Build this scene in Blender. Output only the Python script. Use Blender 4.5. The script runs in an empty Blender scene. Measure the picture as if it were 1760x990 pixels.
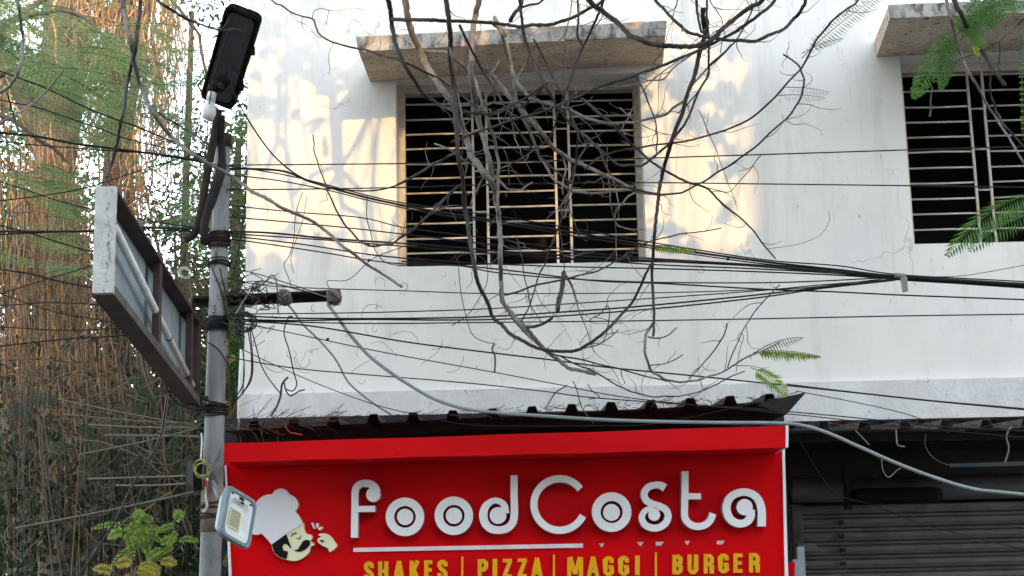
import bpy, math, random
import numpy as np
from mathutils import Vector, Matrix
R = math.radians
rng = random.Random(7)
nr = np.random.RandomState(11)
S = bpy.context.scene
COL = S.collection

# ---------------------------------------------------------------- camera
F = 2600.0; CX, CY = 880.0, 495.0; PITCH = math.atan(0.2); ROLL = 0.022
EYE = Vector((0, 0, 1.6))
fw = Vector((0, math.cos(PITCH), math.sin(PITCH)))
r0 = Vector((1, 0, 0)); u0 = Vector((0, -math.sin(PITCH), math.cos(PITCH)))
rt = r0 * math.cos(ROLL) - u0 * math.sin(ROLL)
up = r0 * math.sin(ROLL) + u0 * math.cos(ROLL)
cam = bpy.data.cameras.new('camera'); camo = bpy.data.objects.new('camera', cam); COL.objects.link(camo)
cam.sensor_width = 36; cam.lens = F / 1760 * 36; cam.clip_end = 800; cam.clip_start = 0.05
m = Matrix((rt, up, -fw)).transposed().to_4x4(); m.translation = EYE
camo.matrix_world = m; S.camera = camo

# ---------------------------------------------------------------- light
SUN_EL, SUN_AZ = 13.0, 164.0          # azimuth from +Y towards +X
w = bpy.data.worlds.new("World"); S.world = w; w.use_nodes = True
nt = w.node_tree; bg = nt.nodes['Background']
sky = nt.nodes.new('ShaderNodeTexSky'); sky.sky_type = 'NISHITA'; sky.sun_disc = False
sky.sun_elevation = R(SUN_EL); sky.sun_rotation = R(SUN_AZ)
sky.air_density = 1.0; sky.dust_density = 0.5; sky.ozone_density = 1.0
hs = nt.nodes.new('ShaderNodeHueSaturation'); hs.inputs['Saturation'].default_value = 0.48   # sky desaturated to cut its blue cast
nt.links.new(sky.outputs[0], hs.inputs['Color']); nt.links.new(hs.outputs[0], bg.inputs[0]); bg.inputs[1].default_value = 0.15
sl = bpy.data.lights.new('sun', 'SUN'); so = bpy.data.objects.new('sun', sl); COL.objects.link(so)
sl.energy = 0.46; sl.angle = R(0.6); sl.color = (1.0, 0.56, 0.18)
sdir = Vector((math.sin(R(SUN_AZ)) * math.cos(R(SUN_EL)), math.cos(R(SUN_AZ)) * math.cos(R(SUN_EL)), math.sin(R(SUN_EL))))
so.rotation_euler = sdir.to_track_quat('Z', 'Y').to_euler()
S.view_settings.view_transform = 'Standard'; S.view_settings.look = 'None'
S.view_settings.exposure = 2.97; S.view_settings.gamma = 1

# ---------------------------------------------------------------- helpers
def P(px, py, Y):
    d = fw + rt * ((px - CX) / F) - up * ((py - CY) / F)
    t = Y / d.y
    return EYE + d * t
def pm(Y): return Y / F            # metres per photo pixel at depth Y
WORLD = {}
def tag(o, label=None, cat=None, group=None, kind=None):
    if label: o['label'] = label
    if cat: o['category'] = cat
    if group: o['group'] = group
    if kind: o['kind'] = kind
    return o
def thing(name, label, cat, loc, group=None):
    o = bpy.data.objects.new(name, None); COL.objects.link(o); o.location = loc
    o.empty_display_size = .1; WORLD[o.name] = Vector(loc)
    return tag(o, label, cat, group)
def link_mesh(name, me, mat, parent=None, origin=None):
    if mat: me.materials.append(mat)
    o = bpy.data.objects.new(name, me); COL.objects.link(o)
    if parent:
        off = WORLD[parent.name]; o.parent = parent; WORLD[o.name] = off
    else:
        off = Vector(origin) if origin is not None else Vector((0, 0, 0)); o.location = off; WORLD[o.name] = off
    if off.length > 0:
        me.transform(Matrix.Translation(-off))
    return o
class MB:
    def __init__(s): s.v = []; s.f = []; s.sm = []
    def add(s, vs, fs, smooth=False):
        n = len(s.v); s.v += [tuple(p) for p in vs]
        s.f += [tuple(i + n for i in f) for f in fs]; s.sm += [smooth] * len(fs); return s
    def box8(s, c):   # c: 4 bottom (ccw) + 4 top
        return s.add(c, [(3, 2, 1, 0), (4, 5, 6, 7), (0, 1, 5, 4), (1, 2, 6, 5), (2, 3, 7, 6), (3, 0, 4, 7)])
    def box(s, a, b):
        x0, y0, z0 = a; x1, y1, z1 = b
        return s.box8([(x0, y0, z0), (x1, y0, z0), (x1, y1, z0), (x0, y1, z0), (x0, y0, z1), (x1, y0, z1), (x1, y1, z1), (x0, y1, z1)])
    def tube(s, pts, rad, n=6, cap=True):
        pts = [Vector(p) for p in pts]; m = len(pts)
        if not hasattr(rad, '__len__'): rad = [rad] * m
        T = []
        for i in range(m):
            a = pts[max(i - 1, 0)]; b = pts[min(i + 1, m - 1)]; t = (b - a)
            T.append(t.normalized() if t.length > 1e-9 else Vector((0, 0, 1)))
        ref = Vector((0, 0, 1)) if abs(T[0].z) < .9 else Vector((1, 0, 0))
        N = T[0].cross(ref).normalized(); vs = []
        for i in range(m):
            N = (N - T[i] * N.dot(T[i]))
            N = N.normalized() if N.length > 1e-9 else T[i].orthogonal().normalized()
            B = T[i].cross(N)
            for k in range(n):
                a = 2 * math.pi * k / n
                vs.append(pts[i] + (N * math.cos(a) + B * math.sin(a)) * rad[i])
        fs = [(i * n + k, i * n + (k + 1) % n, (i + 1) * n + (k + 1) % n, (i + 1) * n + k) for i in range(m - 1) for k in range(n)]
        if cap: fs += [tuple(range(n))[::-1], tuple((m - 1) * n + k for k in range(n))]
        return s.add(vs, fs, True)
    def disc_prism(s, c, ax, r, h, n=20):
        return s.tube([Vector(c), Vector(c) + Vector(ax).normalized() * h], r, n)
    def lathe(s, c, ax, prof, n=16):
        ax = Vector(ax).normalized(); a = ax.orthogonal().normalized(); b = ax.cross(a); vs = []
        for (h, r) in prof:
            for k in range(n):
                t = 2 * math.pi * k / n; vs.append(Vector(c) + ax * h + (a * math.cos(t) + b * math.sin(t)) * r)
        m = len(prof)
        fs = [(i * n + k, i * n + (k + 1) % n, (i + 1) * n + (k + 1) % n, (i + 1) * n + k) for i in range(m - 1) for k in range(n)]
        fs += [tuple(range(n))[::-1], tuple((m - 1) * n + k for k in range(n))]
        return s.add(vs, fs, True)
    def prism_px(s, poly, Yf, Yb):
        a = [P(x, y, Yf) for x, y in poly]; n = len(a)
        b = [Vector((p.x, Yb, p.z)) for p in a]
        fs = [tuple(range(n)), tuple(range(n, 2 * n))[::-1]] + [(i, i + n, (i + 1) % n + n, (i + 1) % n) for i in range(n)]
        return s.add(a + b, fs)
    def ribbon_px(s, pts, hw, Yf, Yb, smooth_it=True):
        if smooth_it: pts = cr2(pts, 6)
        m = len(pts)
        if not hasattr(hw, '__len__'): hw = [hw] * m
        else: hw = list(np.interp(np.linspace(0, 1, m), np.linspace(0, 1, len(hw)), hw))
        L = []; Rr = []
        for i in range(m):
            a = pts[max(i - 1, 0)]; b = pts[min(i + 1, m - 1)]
            d = np.array([b[0] - a[0], b[1] - a[1]], float); d /= (np.linalg.norm(d) + 1e-9); nn = np.array([-d[1], d[0]])
            if 0 < i < m - 1:
                d1 = np.array(pts[i]) - np.array(a); d1 = d1 / (np.linalg.norm(d1) + 1e-9)
                c = max(.5, abs(np.dot(d1, d)))
            else: c = 1
            L.append(np.array(pts[i]) + nn * hw[i] / c); Rr.append(np.array(pts[i]) - nn * hw[i] / c)
        vs = []
        for i in range(m):
            for q in (L[i], Rr[i]):
                p = P(q[0], q[1], Yf); vs += [p, Vector((p.x, Yb, p.z))]
        fs = []
        for i in range(m - 1):
            a = 4 * i; b = 4 * (i + 1)
            fs += [(a, b, b + 2, a + 2), (a + 1, a + 3, b + 3, b + 1), (a, a + 1, b + 1, b), (a + 2, b + 2, b + 3, a + 3)]
        fs += [(0, 2, 3, 1), (4 * (m - 1), 4 * (m - 1) + 1, 4 * (m - 1) + 3, 4 * (m - 1) + 2)]
        return s.add(vs, fs)
    def build(s, name, mat, parent=None, origin=None):
        me = bpy.data.meshes.new(name); me.from_pydata(s.v, [], s.f); me.update()
        me.polygons.foreach_set('use_smooth', s.sm)
        return link_mesh(name, me, mat, parent, origin)
def cr(pts, k=6):
    pts = [Vector(p) for p in pts]; out = []
    if len(pts) < 3:
        return [pts[0].lerp(pts[-1], i / k) for i in range(k + 1)]
    for i in range(len(pts) - 1):
        p0 = pts[max(i - 1, 0)]; p1 = pts[i]; p2 = pts[i + 1]; p3 = pts[min(i + 2, len(pts) - 1)]
        for j in range(k):
            t = j / k
            out.append(0.5 * ((2 * p1) + (p2 - p0) * t + (2 * p0 - 5 * p1 + 4 * p2 - p3) * t * t + (3 * p1 - p0 - 3 * p2 + p3) * t ** 3))
    out.append(pts[-1]); return out
def cr2(pts, k=6): return [(p.x, p.y) for p in cr([(x, y, 0) for x, y in pts], k)]
def circ(cx, cy, r, n=40): return [(cx + r * math.cos(2 * math.pi * i / n), cy - r * math.sin(2 * math.pi * i / n)) for i in range(n)]
def npmesh(name, V, mat, parent=None, origin=None, nv=4):
    """V: (N, nv, 3) array of separate faces"""
    n = len(V); me = bpy.data.meshes.new(name)
    me.vertices.add(n * nv); me.vertices.foreach_set('co', V.reshape(-1).astype('f'))
    me.loops.add(n * nv); me.loops.foreach_set('vertex_index', np.arange(n * nv, dtype='i'))
    me.polygons.add(n); me.polygons.foreach_set('loop_start', np.arange(0, n * nv, nv, dtype='i'))
    me.polygons.foreach_set('loop_total', np.full(n, nv, dtype='i'))
    me.update(calc_edges=True); me.validate()
    return link_mesh(name, me, mat, parent, origin)
def leaves(C, L, W, dirs=None, droop=0.0):
    """diamond leaves at centres C (N,3) with lengths L, widths W"""
    n = len(C)
    if dirs is None:
        dirs = nr.normal(size=(n, 3)); dirs[:, 2] -= droop
    dirs = dirs / (np.linalg.norm(dirs, axis=1, keepdims=True) + 1e-9)
    q = nr.normal(size=(n, 3)); s = np.cross(dirs, q); s /= (np.linalg.norm(s, axis=1, keepdims=True) + 1e-9)
    L = np.broadcast_to(L, (n,))[:, None]; W = np.broadcast_to(W, (n,))[:, None]
    return np.stack([C - dirs * L / 2, C + s * W / 2, C + dirs * L / 2, C - s * W / 2], axis=1)

# ---------------------------------------------------------------- materials
def mat(name, col, rough=.8, metal=0, spec=.3, col2=None, scale=8, detail=6, lo=.35, hi=.65, bump=0, bscale=60, stretch=None, coat=0, world=False):
    M = bpy.data.materials.new(name); M.use_nodes = True; t = M.node_tree; b = t.nodes['Principled BSDF']
    b.inputs['Base Color'].default_value = (*col, 1); b.inputs['Roughness'].default_value = rough
    b.inputs['Metallic'].default_value = metal; b.inputs['Specular IOR Level'].default_value = spec
    if coat: b.inputs['Coat Weight'].default_value = coat; b.inputs['Coat Roughness'].default_value = .15
    tc = t.nodes.new('ShaderNodeNewGeometry'); vec = tc.outputs['Position']
    if stretch:
        mp = t.nodes.new('ShaderNodeMapping'); mp.inputs['Scale'].default_value = stretch
        t.links.new(vec, mp.inputs[0]); vec = mp.outputs[0]
    if col2:
        n = t.nodes.new('ShaderNodeTexNoise'); n.inputs['Scale'].default_value = scale; n.inputs['Detail'].default_value = detail
        n.inputs['Roughness'].default_value = .65
        t.links.new(vec, n.inputs['Vector']); r = t.nodes.new('ShaderNodeValToRGB')
        r.color_ramp.elements[0].position = lo; r.color_ramp.elements[0].color = (*col, 1)
        r.color_ramp.elements[1].position = hi; r.color_ramp.elements[1].color = (*col2, 1)
        t.links.new(n.outputs['Fac'], r.inputs[0]); t.links.new(r.outputs[0], b.inputs['Base Color'])
        M['ramp'] = r.name
    if bump:
        n2 = t.nodes.new('ShaderNodeTexNoise'); n2.inputs['Scale'].default_value = bscale; n2.inputs['Detail'].default_value = 5
        t.links.new(tc.outputs['Position'], n2.inputs['Vector'])
        bp = t.nodes.new('ShaderNodeBump'); bp.inputs['Strength'].default_value = bump; bp.inputs['Distance'].default_value = .01
        t.links.new(n2.outputs['Fac'], bp.inputs['Height']); t.links.new(bp.outputs[0], b.inputs['Normal'])
    return M
def leafmat(name, cols, trans=.35, rough=.55):
    M = bpy.data.materials.new(name); M.use_nodes = True; t = M.node_tree; b = t.nodes['Principled BSDF']; out = t.nodes['Material Output']
    g = t.nodes.new('ShaderNodeNewGeometry'); r = t.nodes.new('ShaderNodeValToRGB'); e = r.color_ramp.elements
    for i, c in enumerate(cols):
        p = i / (len(cols) - 1)
        if i < 2: e[i].position = p if i else 0; e[i].color = (*c, 1)
        else: x = e.new(p); x.color = (*c, 1)
    if len(cols) > 2: e[1].position = 1 / (len(cols) - 1)
    t.links.new(g.outputs['Random Per Island'], r.inputs[0]); t.links.new(r.outputs[0], b.inputs['Base Color'])
    b.inputs['Roughness'].default_value = rough; b.inputs['Specular IOR Level'].default_value = .3
    if trans:
        tr = t.nodes.new('ShaderNodeBsdfTranslucent'); mx = t.nodes.new('ShaderNodeMixShader'); mx.inputs[0].default_value = trans
        t.links.new(r.outputs[0], tr.inputs[0]); t.links.new(b.outputs[0], mx.inputs[1]); t.links.new(tr.outputs[0], mx.inputs[2])
        t.links.new(mx.outputs[0], out.inputs[0])
    return M
def add_layer(M, color, scale, lo, hi, stretch=(1, 1, 1), amt=1.0, detail=8, gate=None):
    """a stain layer mixed over the base colour. gate=(nodefn) optional multiplies"""
    t = M.node_tree; b = t.nodes['Principled BSDF']; src = b.inputs['Base Color']
    mx = t.nodes.new('ShaderNodeMix'); mx.data_type = 'RGBA'
    if src.links: t.links.new(src.links[0].from_socket, mx.inputs[6])
    else: mx.inputs[6].default_value = src.default_value
    mx.inputs[7].default_value = (*color, 1)
    g = t.nodes.new('ShaderNodeNewGeometry'); mp = t.nodes.new('ShaderNodeMapping'); mp.inputs['Scale'].default_value = stretch
    t.links.new(g.outputs['Position'], mp.inputs[0])
    n = t.nodes.new('ShaderNodeTexNoise'); n.inputs['Scale'].default_value = scale; n.inputs['Detail'].default_value = detail; n.inputs['Roughness'].default_value = .7
    t.links.new(mp.outputs[0], n.inputs['Vector'])
    mr = t.nodes.new('ShaderNodeMapRange'); mr.inputs[1].default_value = lo; mr.inputs[2].default_value = hi; mr.inputs[4].default_value = amt
    t.links.new(n.outputs['Fac'], mr.inputs[0]); fac = mr.outputs[0]
    if gate:
        gx = gate(t, g)
        mm = t.nodes.new('ShaderNodeMath'); mm.operation = 'MULTIPLY'; t.links.new(fac, mm.inputs[0]); t.links.new(gx, mm.inputs[1]); fac = mm.outputs[0]
    t.links.new(fac, mx.inputs[0]); t.links.new(mx.outputs[2], src); return M
def zgate(z0, z1):
    def fn(t, g):
        s = t.nodes.new('ShaderNodeSeparateXYZ'); t.links.new(g.outputs['Position'], s.inputs[0])
        mr = t.nodes.new('ShaderNodeMapRange'); mr.inputs[1].default_value = z0; mr.inputs[2].default_value = z1
        t.links.new(s.outputs[2], mr.inputs[0]); return mr.outputs[0]
    return fn
M_wall = mat('whitewash', (.77, .75, .705), .9, col2=(.70, .685, .65), scale=1.6, detail=8, bump=.16, bscale=22, spec=.15)
add_layer(M_wall, (.40, .385, .35), 6, .57, .74, (2.2, 1, .16), .30, 8, lambda t, g: zgate(2.7, 3.42)(t, g))
add_layer(M_wall, (.50, .50, .48), 3.2, .56, .80, (1, 1, .55), .55)
add_layer(M_wall, (.36, .35, .33), 9, .64, .72, (1, 1, .35), .55)
add_layer(M_wall, (.16, .15, .14), 26, .70, .74, (1.6, 1, .5), .7, 3)
add_layer(M_wall, (.46, .44, .40), 2.2, .52, .72, (2.4, 1, .22), .5, 10, lambda t, g: zgate(2.6, 3.2)(t, g))
def cracks(M, scale, wdt, col, amt):
    t = M.node_tree; b = t.nodes['Principled BSDF']; src = b.inputs['Base Color']; g = t.nodes.new('ShaderNodeNewGeometry')
    n = t.nodes.new('ShaderNodeTexNoise'); n.inputs['Scale'].default_value = 3; n.inputs['Detail'].default_value = 8; t.links.new(g.outputs['Position'], n.inputs['Vector'])
    va = t.nodes.new('ShaderNodeVectorMath'); va.operation = 'MULTIPLY_ADD'; va.inputs[1].default_value = (.7, .7, .7)
    t.links.new(n.outputs['Color'], va.inputs[0]); t.links.new(g.outputs['Position'], va.inputs[2])
    v = t.nodes.new('ShaderNodeTexVoronoi'); v.feature = 'DISTANCE_TO_EDGE'; v.inputs['Scale'].default_value = scale; t.links.new(va.outputs[0], v.inputs['Vector'])
    mr = t.nodes.new('ShaderNodeMapRange'); mr.inputs[1].default_value = 0; mr.inputs[2].default_value = wdt; mr.inputs[3].default_value = amt; mr.inputs[4].default_value = 0; t.links.new(v.outputs['Distance'], mr.inputs[0])
    n2 = t.nodes.new('ShaderNodeTexNoise'); n2.inputs['Scale'].default_value = 1.7; t.links.new(g.outputs['Position'], n2.inputs['Vector'])
    m2 = t.nodes.new('ShaderNodeMapRange'); m2.inputs[1].default_value = .48; m2.inputs[2].default_value = .62; t.links.new(n2.outputs['Fac'], m2.inputs[0])
    mm = t.nodes.new('ShaderNodeMath'); mm.operation = 'MULTIPLY'; t.links.new(mr.outputs[0], mm.inputs[0]); t.links.new(m2.outputs[0], mm.inputs[1])
    mx = t.nodes.new('ShaderNodeMix'); mx.data_type = 'RGBA'; t.links.new(src.links[0].from_socket, mx.inputs[6]); mx.inputs[7].default_value = (*col, 1); t.links.new(mm.outputs[0], mx.inputs[0]); t.links.new(mx.outputs[2], src)
cracks(M_wall, .8, .006, (.30, .29, .27), .8)
M_band = mat('stained_band', (.66, .66, .65), .9, col2=(.55, .55, .54), scale=5, bump=.4, bscale=40, stretch=(1, 1, .4))
add_layer(M_band, (.13, .12, .11), 16, .56, .66, (2.2, 1, .25), .8, 8, zgate(2.68, 2.76))
add_layer(M_band, (.2, .19, .18), 40, .62, .68, (1, 1, .6), .7)
M_soffit = mat('bounce_tan_concrete', (.64, .55, .42), .95, col2=(.44, .37, .28), scale=4, bump=.18, bscale=50)  # tan base has the warm sunlit bounce painted in
add_layer(M_soffit, (.07, .06, .05), 24, .57, .63, (1, 1, 1), .9)
add_layer(M_soffit, (.06, .055, .05), 70, .58, .62, (1, 1, 1), .7, 3)
M_fascia = mat('mouldy_fascia', (.50, .49, .47), .95, col2=(.30, .27, .24), scale=7, bump=.5, bscale=60)
add_layer(M_fascia, (.34, .19, .09), 5, .54, .66, (1, 1, 1), .8)
add_layer(M_fascia, (.05, .042, .038), 19, .50, .62, (1, 1, .45), .8)
M_frame = mat('window_paint', (.55, .52, .45), .8, col2=(.42, .38, .32), scale=20, bump=.3)
add_layer(M_frame, (.15, .10, .06), 45, .6, .66, (1, 1, 1), .9)
M_bar = mat('painted_bars', (.52, .50, .46), .7, col2=(.44, .38, .31), scale=12, bump=.2)
add_layer(M_bar, (.35, .16, .06), 7, .60, .68, (1, 1, 1), .6)
M_dark = mat('dark_interior', (.02, .02, .022), .95)  # near-black, paints the darkness of unlit spaces
M_red = mat('red_acrylic', (.66, .001, .004), .4, col2=(.56, .002, .006), scale=3, spec=.06, bump=.03, bscale=6)
add_layer(M_red, (.55, .30, .28), 90, .78, .80, (1, 1, 1), .8, 2)
M_redband = mat('red_band_acrylic', (.66, .003, .008), .4, col2=(.60, .003, .006), scale=3, spec=.08, bump=.03, bscale=6)
add_layer(M_redband, (.5, .15, .14), 60, .76, .79, (1, 1, 1), .8, 2)
M_white = mat('white_acrylic', (.80, .82, .84), .3, spec=.4, col2=(.74, .76, .79), scale=10)
M_side = mat('letter_side_grey', (.36, .35, .36), .5)
M_pink = mat('faded_underline', (.78, .72, .76), .5, col2=(.72, .58, .64), scale=14)
M_yellow = mat('yellow_vinyl', (.80, .42, .004), .6, spec=.1, col2=(.70, .36, .02), scale=14)
add_layer(M_yellow, (.75, .38, .28), 16, .60, .64, (1, 1, 1), .6)
M_cream = mat('cream_face', (.74, .76, .52), .5)
M_black = mat('black_vinyl', (.008, .008, .008), .7, spec=.1)
M_hat = mat('hat_white', (.70, .73, .77), .45, col2=(.66, .68, .72), scale=6)
M_galv = mat('galvanised_steel', (.27, .31, .34), .55, metal=.35, col2=(.36, .40, .42), scale=12, bump=.15, bscale=30, stretch=(1, 1, .5))
add_layer(M_galv, (.12, .12, .12), 26, .6, .7, (1, 1, .35), .7)
M_galv2 = add_layer(mat('pole_paint', (.27, .285, .29), .7, metal=.1, spec=.2, col2=(.17, .18, .185), scale=9, bump=.2, stretch=(1, 1, .3)), (.08, .06, .05), 10, .54, .66, (1, 1, .5), .85)
M_rust = mat('rusty_iron', (.05, .032, .026), .9, col2=(.025, .018, .016), scale=20, bump=.4)
M_iron = mat('black_iron', (.012, .011, .011), .8, col2=(.03, .025, .023), scale=16, bump=.4)
M_lamp = mat('lamp_black_plastic', (.007, .007, .008), .8, spec=.08, bump=.1)
M_bulb = mat('bulb_white', (.75, .76, .76), .35, spec=.5)
M_cable = mat('cable_black', (.008, .008, .009), .6)
M_cableg = mat('cable_grey', (.30, .33, .33), .6, col2=(.22, .25, .25), scale=9)
M_cableteal = mat('cable_teal', (.09, .17, .16), .6, col2=(.03, .05, .05), scale=30)
M_cabley = mat('wire_yellow', (.30, .28, .07), .5)
M_cablew = mat('wire_pale', (.55, .56, .52), .6)
M_branch = mat('bark_grey', (.24, .22, .20), .9, col2=(.13, .115, .105), scale=18, bump=.6, bscale=90)
M_branchd = mat('bark_dark', (.028, .025, .024), .9, col2=(.065, .056, .052), scale=20, bump=.6, bscale=90)
M_bark = mat('bark_brown', (.13, .10, .08), .95, col2=(.07, .055, .045), scale=14, bump=.8, bscale=40)
M_twig = mat('dry_twig', (.11, .09, .075), .95, col2=(.06, .05, .045), scale=30)
M_sheet = mat('awning_sheet', (.012, .012, .013), .8, col2=(.03, .028, .026), scale=9, bump=.2)
M_sheet2 = mat('awning_grey', (.045, .045, .045), .75, col2=(.13, .12, .115), scale=14, bump=.3)
M_shutter = mat('shutter_steel', (.17, .17, .172), .5, metal=.3, col2=(.11, .108, .105), scale=6, bump=.15)
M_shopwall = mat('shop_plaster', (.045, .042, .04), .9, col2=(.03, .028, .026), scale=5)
M_boxin = mat('signbox_panel', (.27, .33, .355), .7, col2=(.20, .25, .275), scale=7, bump=.1)
add_layer(M_boxin, (.12, .14, .15), 5, .55, .75, (1, 1, 1), .7)
M_boxcap = mat('signbox_cap', (.62, .62, .59), .8, col2=(.40, .41, .39), scale=10, bump=.4)
add_layer(M_boxcap, (.07, .06, .06), 30, .56, .62, (1, 1, .4), .9)
M_flange = mat('signbox_brown', (.035, .024, .022), .8, col2=(.065, .042, .037), scale=12, bump=.3)
M_board = mat('signbox_underside', (.115, .095, .085), .85, col2=(.06, .05, .045), scale=16, stretch=(1, .2, 1), bump=.3)
M_flood = mat('floodlight_grey', (.20, .25, .27), .5, col2=(.16, .20, .22), scale=30, metal=.2)
M_floodw = mat('floodlight_reflector', (.62, .66, .66), .35)
M_led = mat('led_panel', (.62, .58, .42), .5)
M_asphalt = mat('asphalt', (.05, .05, .052), .9, col2=(.035, .035, .036), scale=20, bump=.4)
M_pave = mat('paving', (.20, .19, .18), .9, col2=(.14, .13, .12), scale=6, bump=.3)
M_soil = mat('soil', (.06, .045, .03), 1, col2=(.035, .04, .02), scale=5, bump=.6)
M_opp1 = mat('opposite_cream', (.45, .42, .36), .9, col2=(.36, .33, .29), scale=2)
M_opp2 = mat('opposite_grey', (.40, .41, .42), .9, col2=(.33, .33, .33), scale=2)
M_glass = mat('window_glass', (.03, .04, .05), .1, spec=.5)
M_blue = mat('pale_blue_sheet', (.16, .22, .30), .6)
M_root = leafmat('sunlit_aerial_roots', [(.12, .08, .05), (.56, .33, .14), (.18, .14, .11), (.66, .40, .16), (.24, .20, .16), (.46, .25, .10), (.06, .05, .045), (.18, .15, .13)], 0, .9)  # base colours pushed orange to carry the low sunlight
M_rootg = leafmat('grey_roots', [(.035, .03, .026), (.13, .105, .085), (.22, .175, .13), (.06, .05, .042), (.27, .17, .09), (.09, .073, .06)], 0, .9)  # darker grey tones paint the shaded lower roots; twigs share them
M_lfeather = leafmat('feather_leaf', [(.05, .12, .04), (.13, .21, .07), (.07, .17, .08), (.26, .32, .12), (.04, .09, .05), (.16, .24, .06)], .4)
M_ldark = leafmat('dark_leaf', [(.012, .025, .012), (.03, .055, .022), (.018, .032, .018), (.05, .07, .035)], .25)  # near-black greens put deep shade into the foliage colour
M_lmid = leafmat('mid_leaf', [(.05, .10, .03), (.08, .15, .04), (.12, .20, .05), (.05, .09, .04)], .4)
M_lbright = leafmat('bright_leaf', [(.16, .26, .03), (.27, .36, .05), (.10, .19, .03), (.20, .30, .04)], .45)
M_lyellow = leafmat('yellow_leaf', [(.45, .38, .05), (.38, .28, .05), (.25, .28, .05)], .45)
M_lfresh = leafmat('fresh_leaf', [(.06, .16, .03), (.10, .24, .045), (.05, .12, .03)], .45)
M_litter = leafmat('litter', [(.07, .055, .045), (.13, .10, .08), (.05, .04, .035), (.20, .10, .06)], 0, .95)

# ================================================================ STRUCTURE
YW = 8.36
def struct(o): o['kind'] = 'structure'; return o
mb = MB(); mb.add([(-300, -300, 0), (300, -300, 0), (300, 500, 0), (-300, 500, 0)], [(0, 1, 2, 3)]); struct(mb.build('ground', M_soil))
mb = MB(); mb.add([(-80, -3.0, .004), (80, -3.0, .004), (80, 5.0, .004), (-80, 5.0, .004)], [(0, 1, 2, 3)]); struct(mb.build('road', M_asphalt))
mb = MB(); mb.box((-80, 5.0, -.1), (80, 9.2, .13)); struct(mb.build('pavement', M_pave))
mb = MB(); mb.box((-80, 4.85, -.1), (80, 4.998, .14)); struct(mb.build('kerb', M_pave))

# ---- the white building
XL = P(424, 300, YW).x; XR = 7.0
ZB = P(1100, 700, YW).z       # underside of the upper storey
bld = thing('white_building', 'white plastered two storey building with stained sunshades and barred dark windows above the shops', 'building', (XL, YW, 0))
def wrect(x0, y0, x1, y1):    # px corners -> world rect on the wall
    a = P(x0, (y0 + y1) / 2, YW).x; b = P(x1, (y0 + y1) / 2, YW).x
    return a, b, P((x0 + x1) / 2, y1, YW).z, P((x0 + x1) / 2, y0, YW).z
W1 = wrect(681, 130, 1106, 454); W2 = wrect(1558, 93, 1985, 415)
WT = .23; ZT = 9.0
mb = MB()
xs = [XL, W1[0], W1[1], W2[0], W2[1], XR]
mb.box((XL, YW, ZB), (XR, YW + WT, min(W1[2], W2[2]) - .0))
zlo = min(W1[2], W2[2])
def col(x0, x1, z0, z1): mb.box((x0, YW, z0), (x1, YW + WT, z1))
col(XL, W1[0], zlo, ZT); col(W1[1], W2[0], zlo, ZT); col(W2[1], XR, zlo, ZT)
for W in (W1, W2):
    if W[2] > zlo + 1e-4: col(W[0], W[1], zlo, W[2])
    col(W[0], W[1], W[3], ZT)
# sides, back, roof
mb.box((XL, YW + WT, ZB), (XL + .2, 15, ZT)); mb.box((XR - .2, YW + WT, ZB), (XR, 15, ZT))
mb.box((XL + .2, 14.8, ZB), (XR - .2, 15, ZT)); mb.box((XL, YW, ZT), (XR, 15, ZT + .2))
mb.build('wall', M_wall, bld)
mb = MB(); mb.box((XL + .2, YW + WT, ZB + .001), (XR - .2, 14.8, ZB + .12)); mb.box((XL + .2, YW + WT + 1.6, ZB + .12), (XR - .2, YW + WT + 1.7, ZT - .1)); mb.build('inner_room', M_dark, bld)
mb = MB(); mb.box((XL, YW + .01, ZB - .1), (XR, 15, ZB - .002)); mb.build('soffit', M_soffit, bld)
# plaster band at the bottom of the storey
zb1 = P(1100, 664, YW).z
mb = MB(); mb.box((XL - .01, YW - .03, ZB - .1), (XR, YW + .012, zb1)); mb.build('band', M_band, bld)
# ground floor
mb = MB(); YG = 9.2
mb.box((XL, YG, 0), (1.45, YG + .2, ZB - .1)); mb.box((5.2, YG, 0), (XR, YG + .2, ZB - .1)); mb.box((XL, YG + .2, 0), (XL + .2, 15, ZB - .1))
mb.box((1.45, YG, ZB - .35), (5.2, YG + .2, ZB - .1)); mb.box((1.45, YG + .01, 0), (5.2, YG + .15, ZB - .351)); mb.box((XL + .2, 14.8, 0), (XR - .2, 15, ZB - .1)); mb.build('shopfront_wall', M_shopwall, bld)  # includes a panel added behind the shutter to stop a light leak
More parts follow.
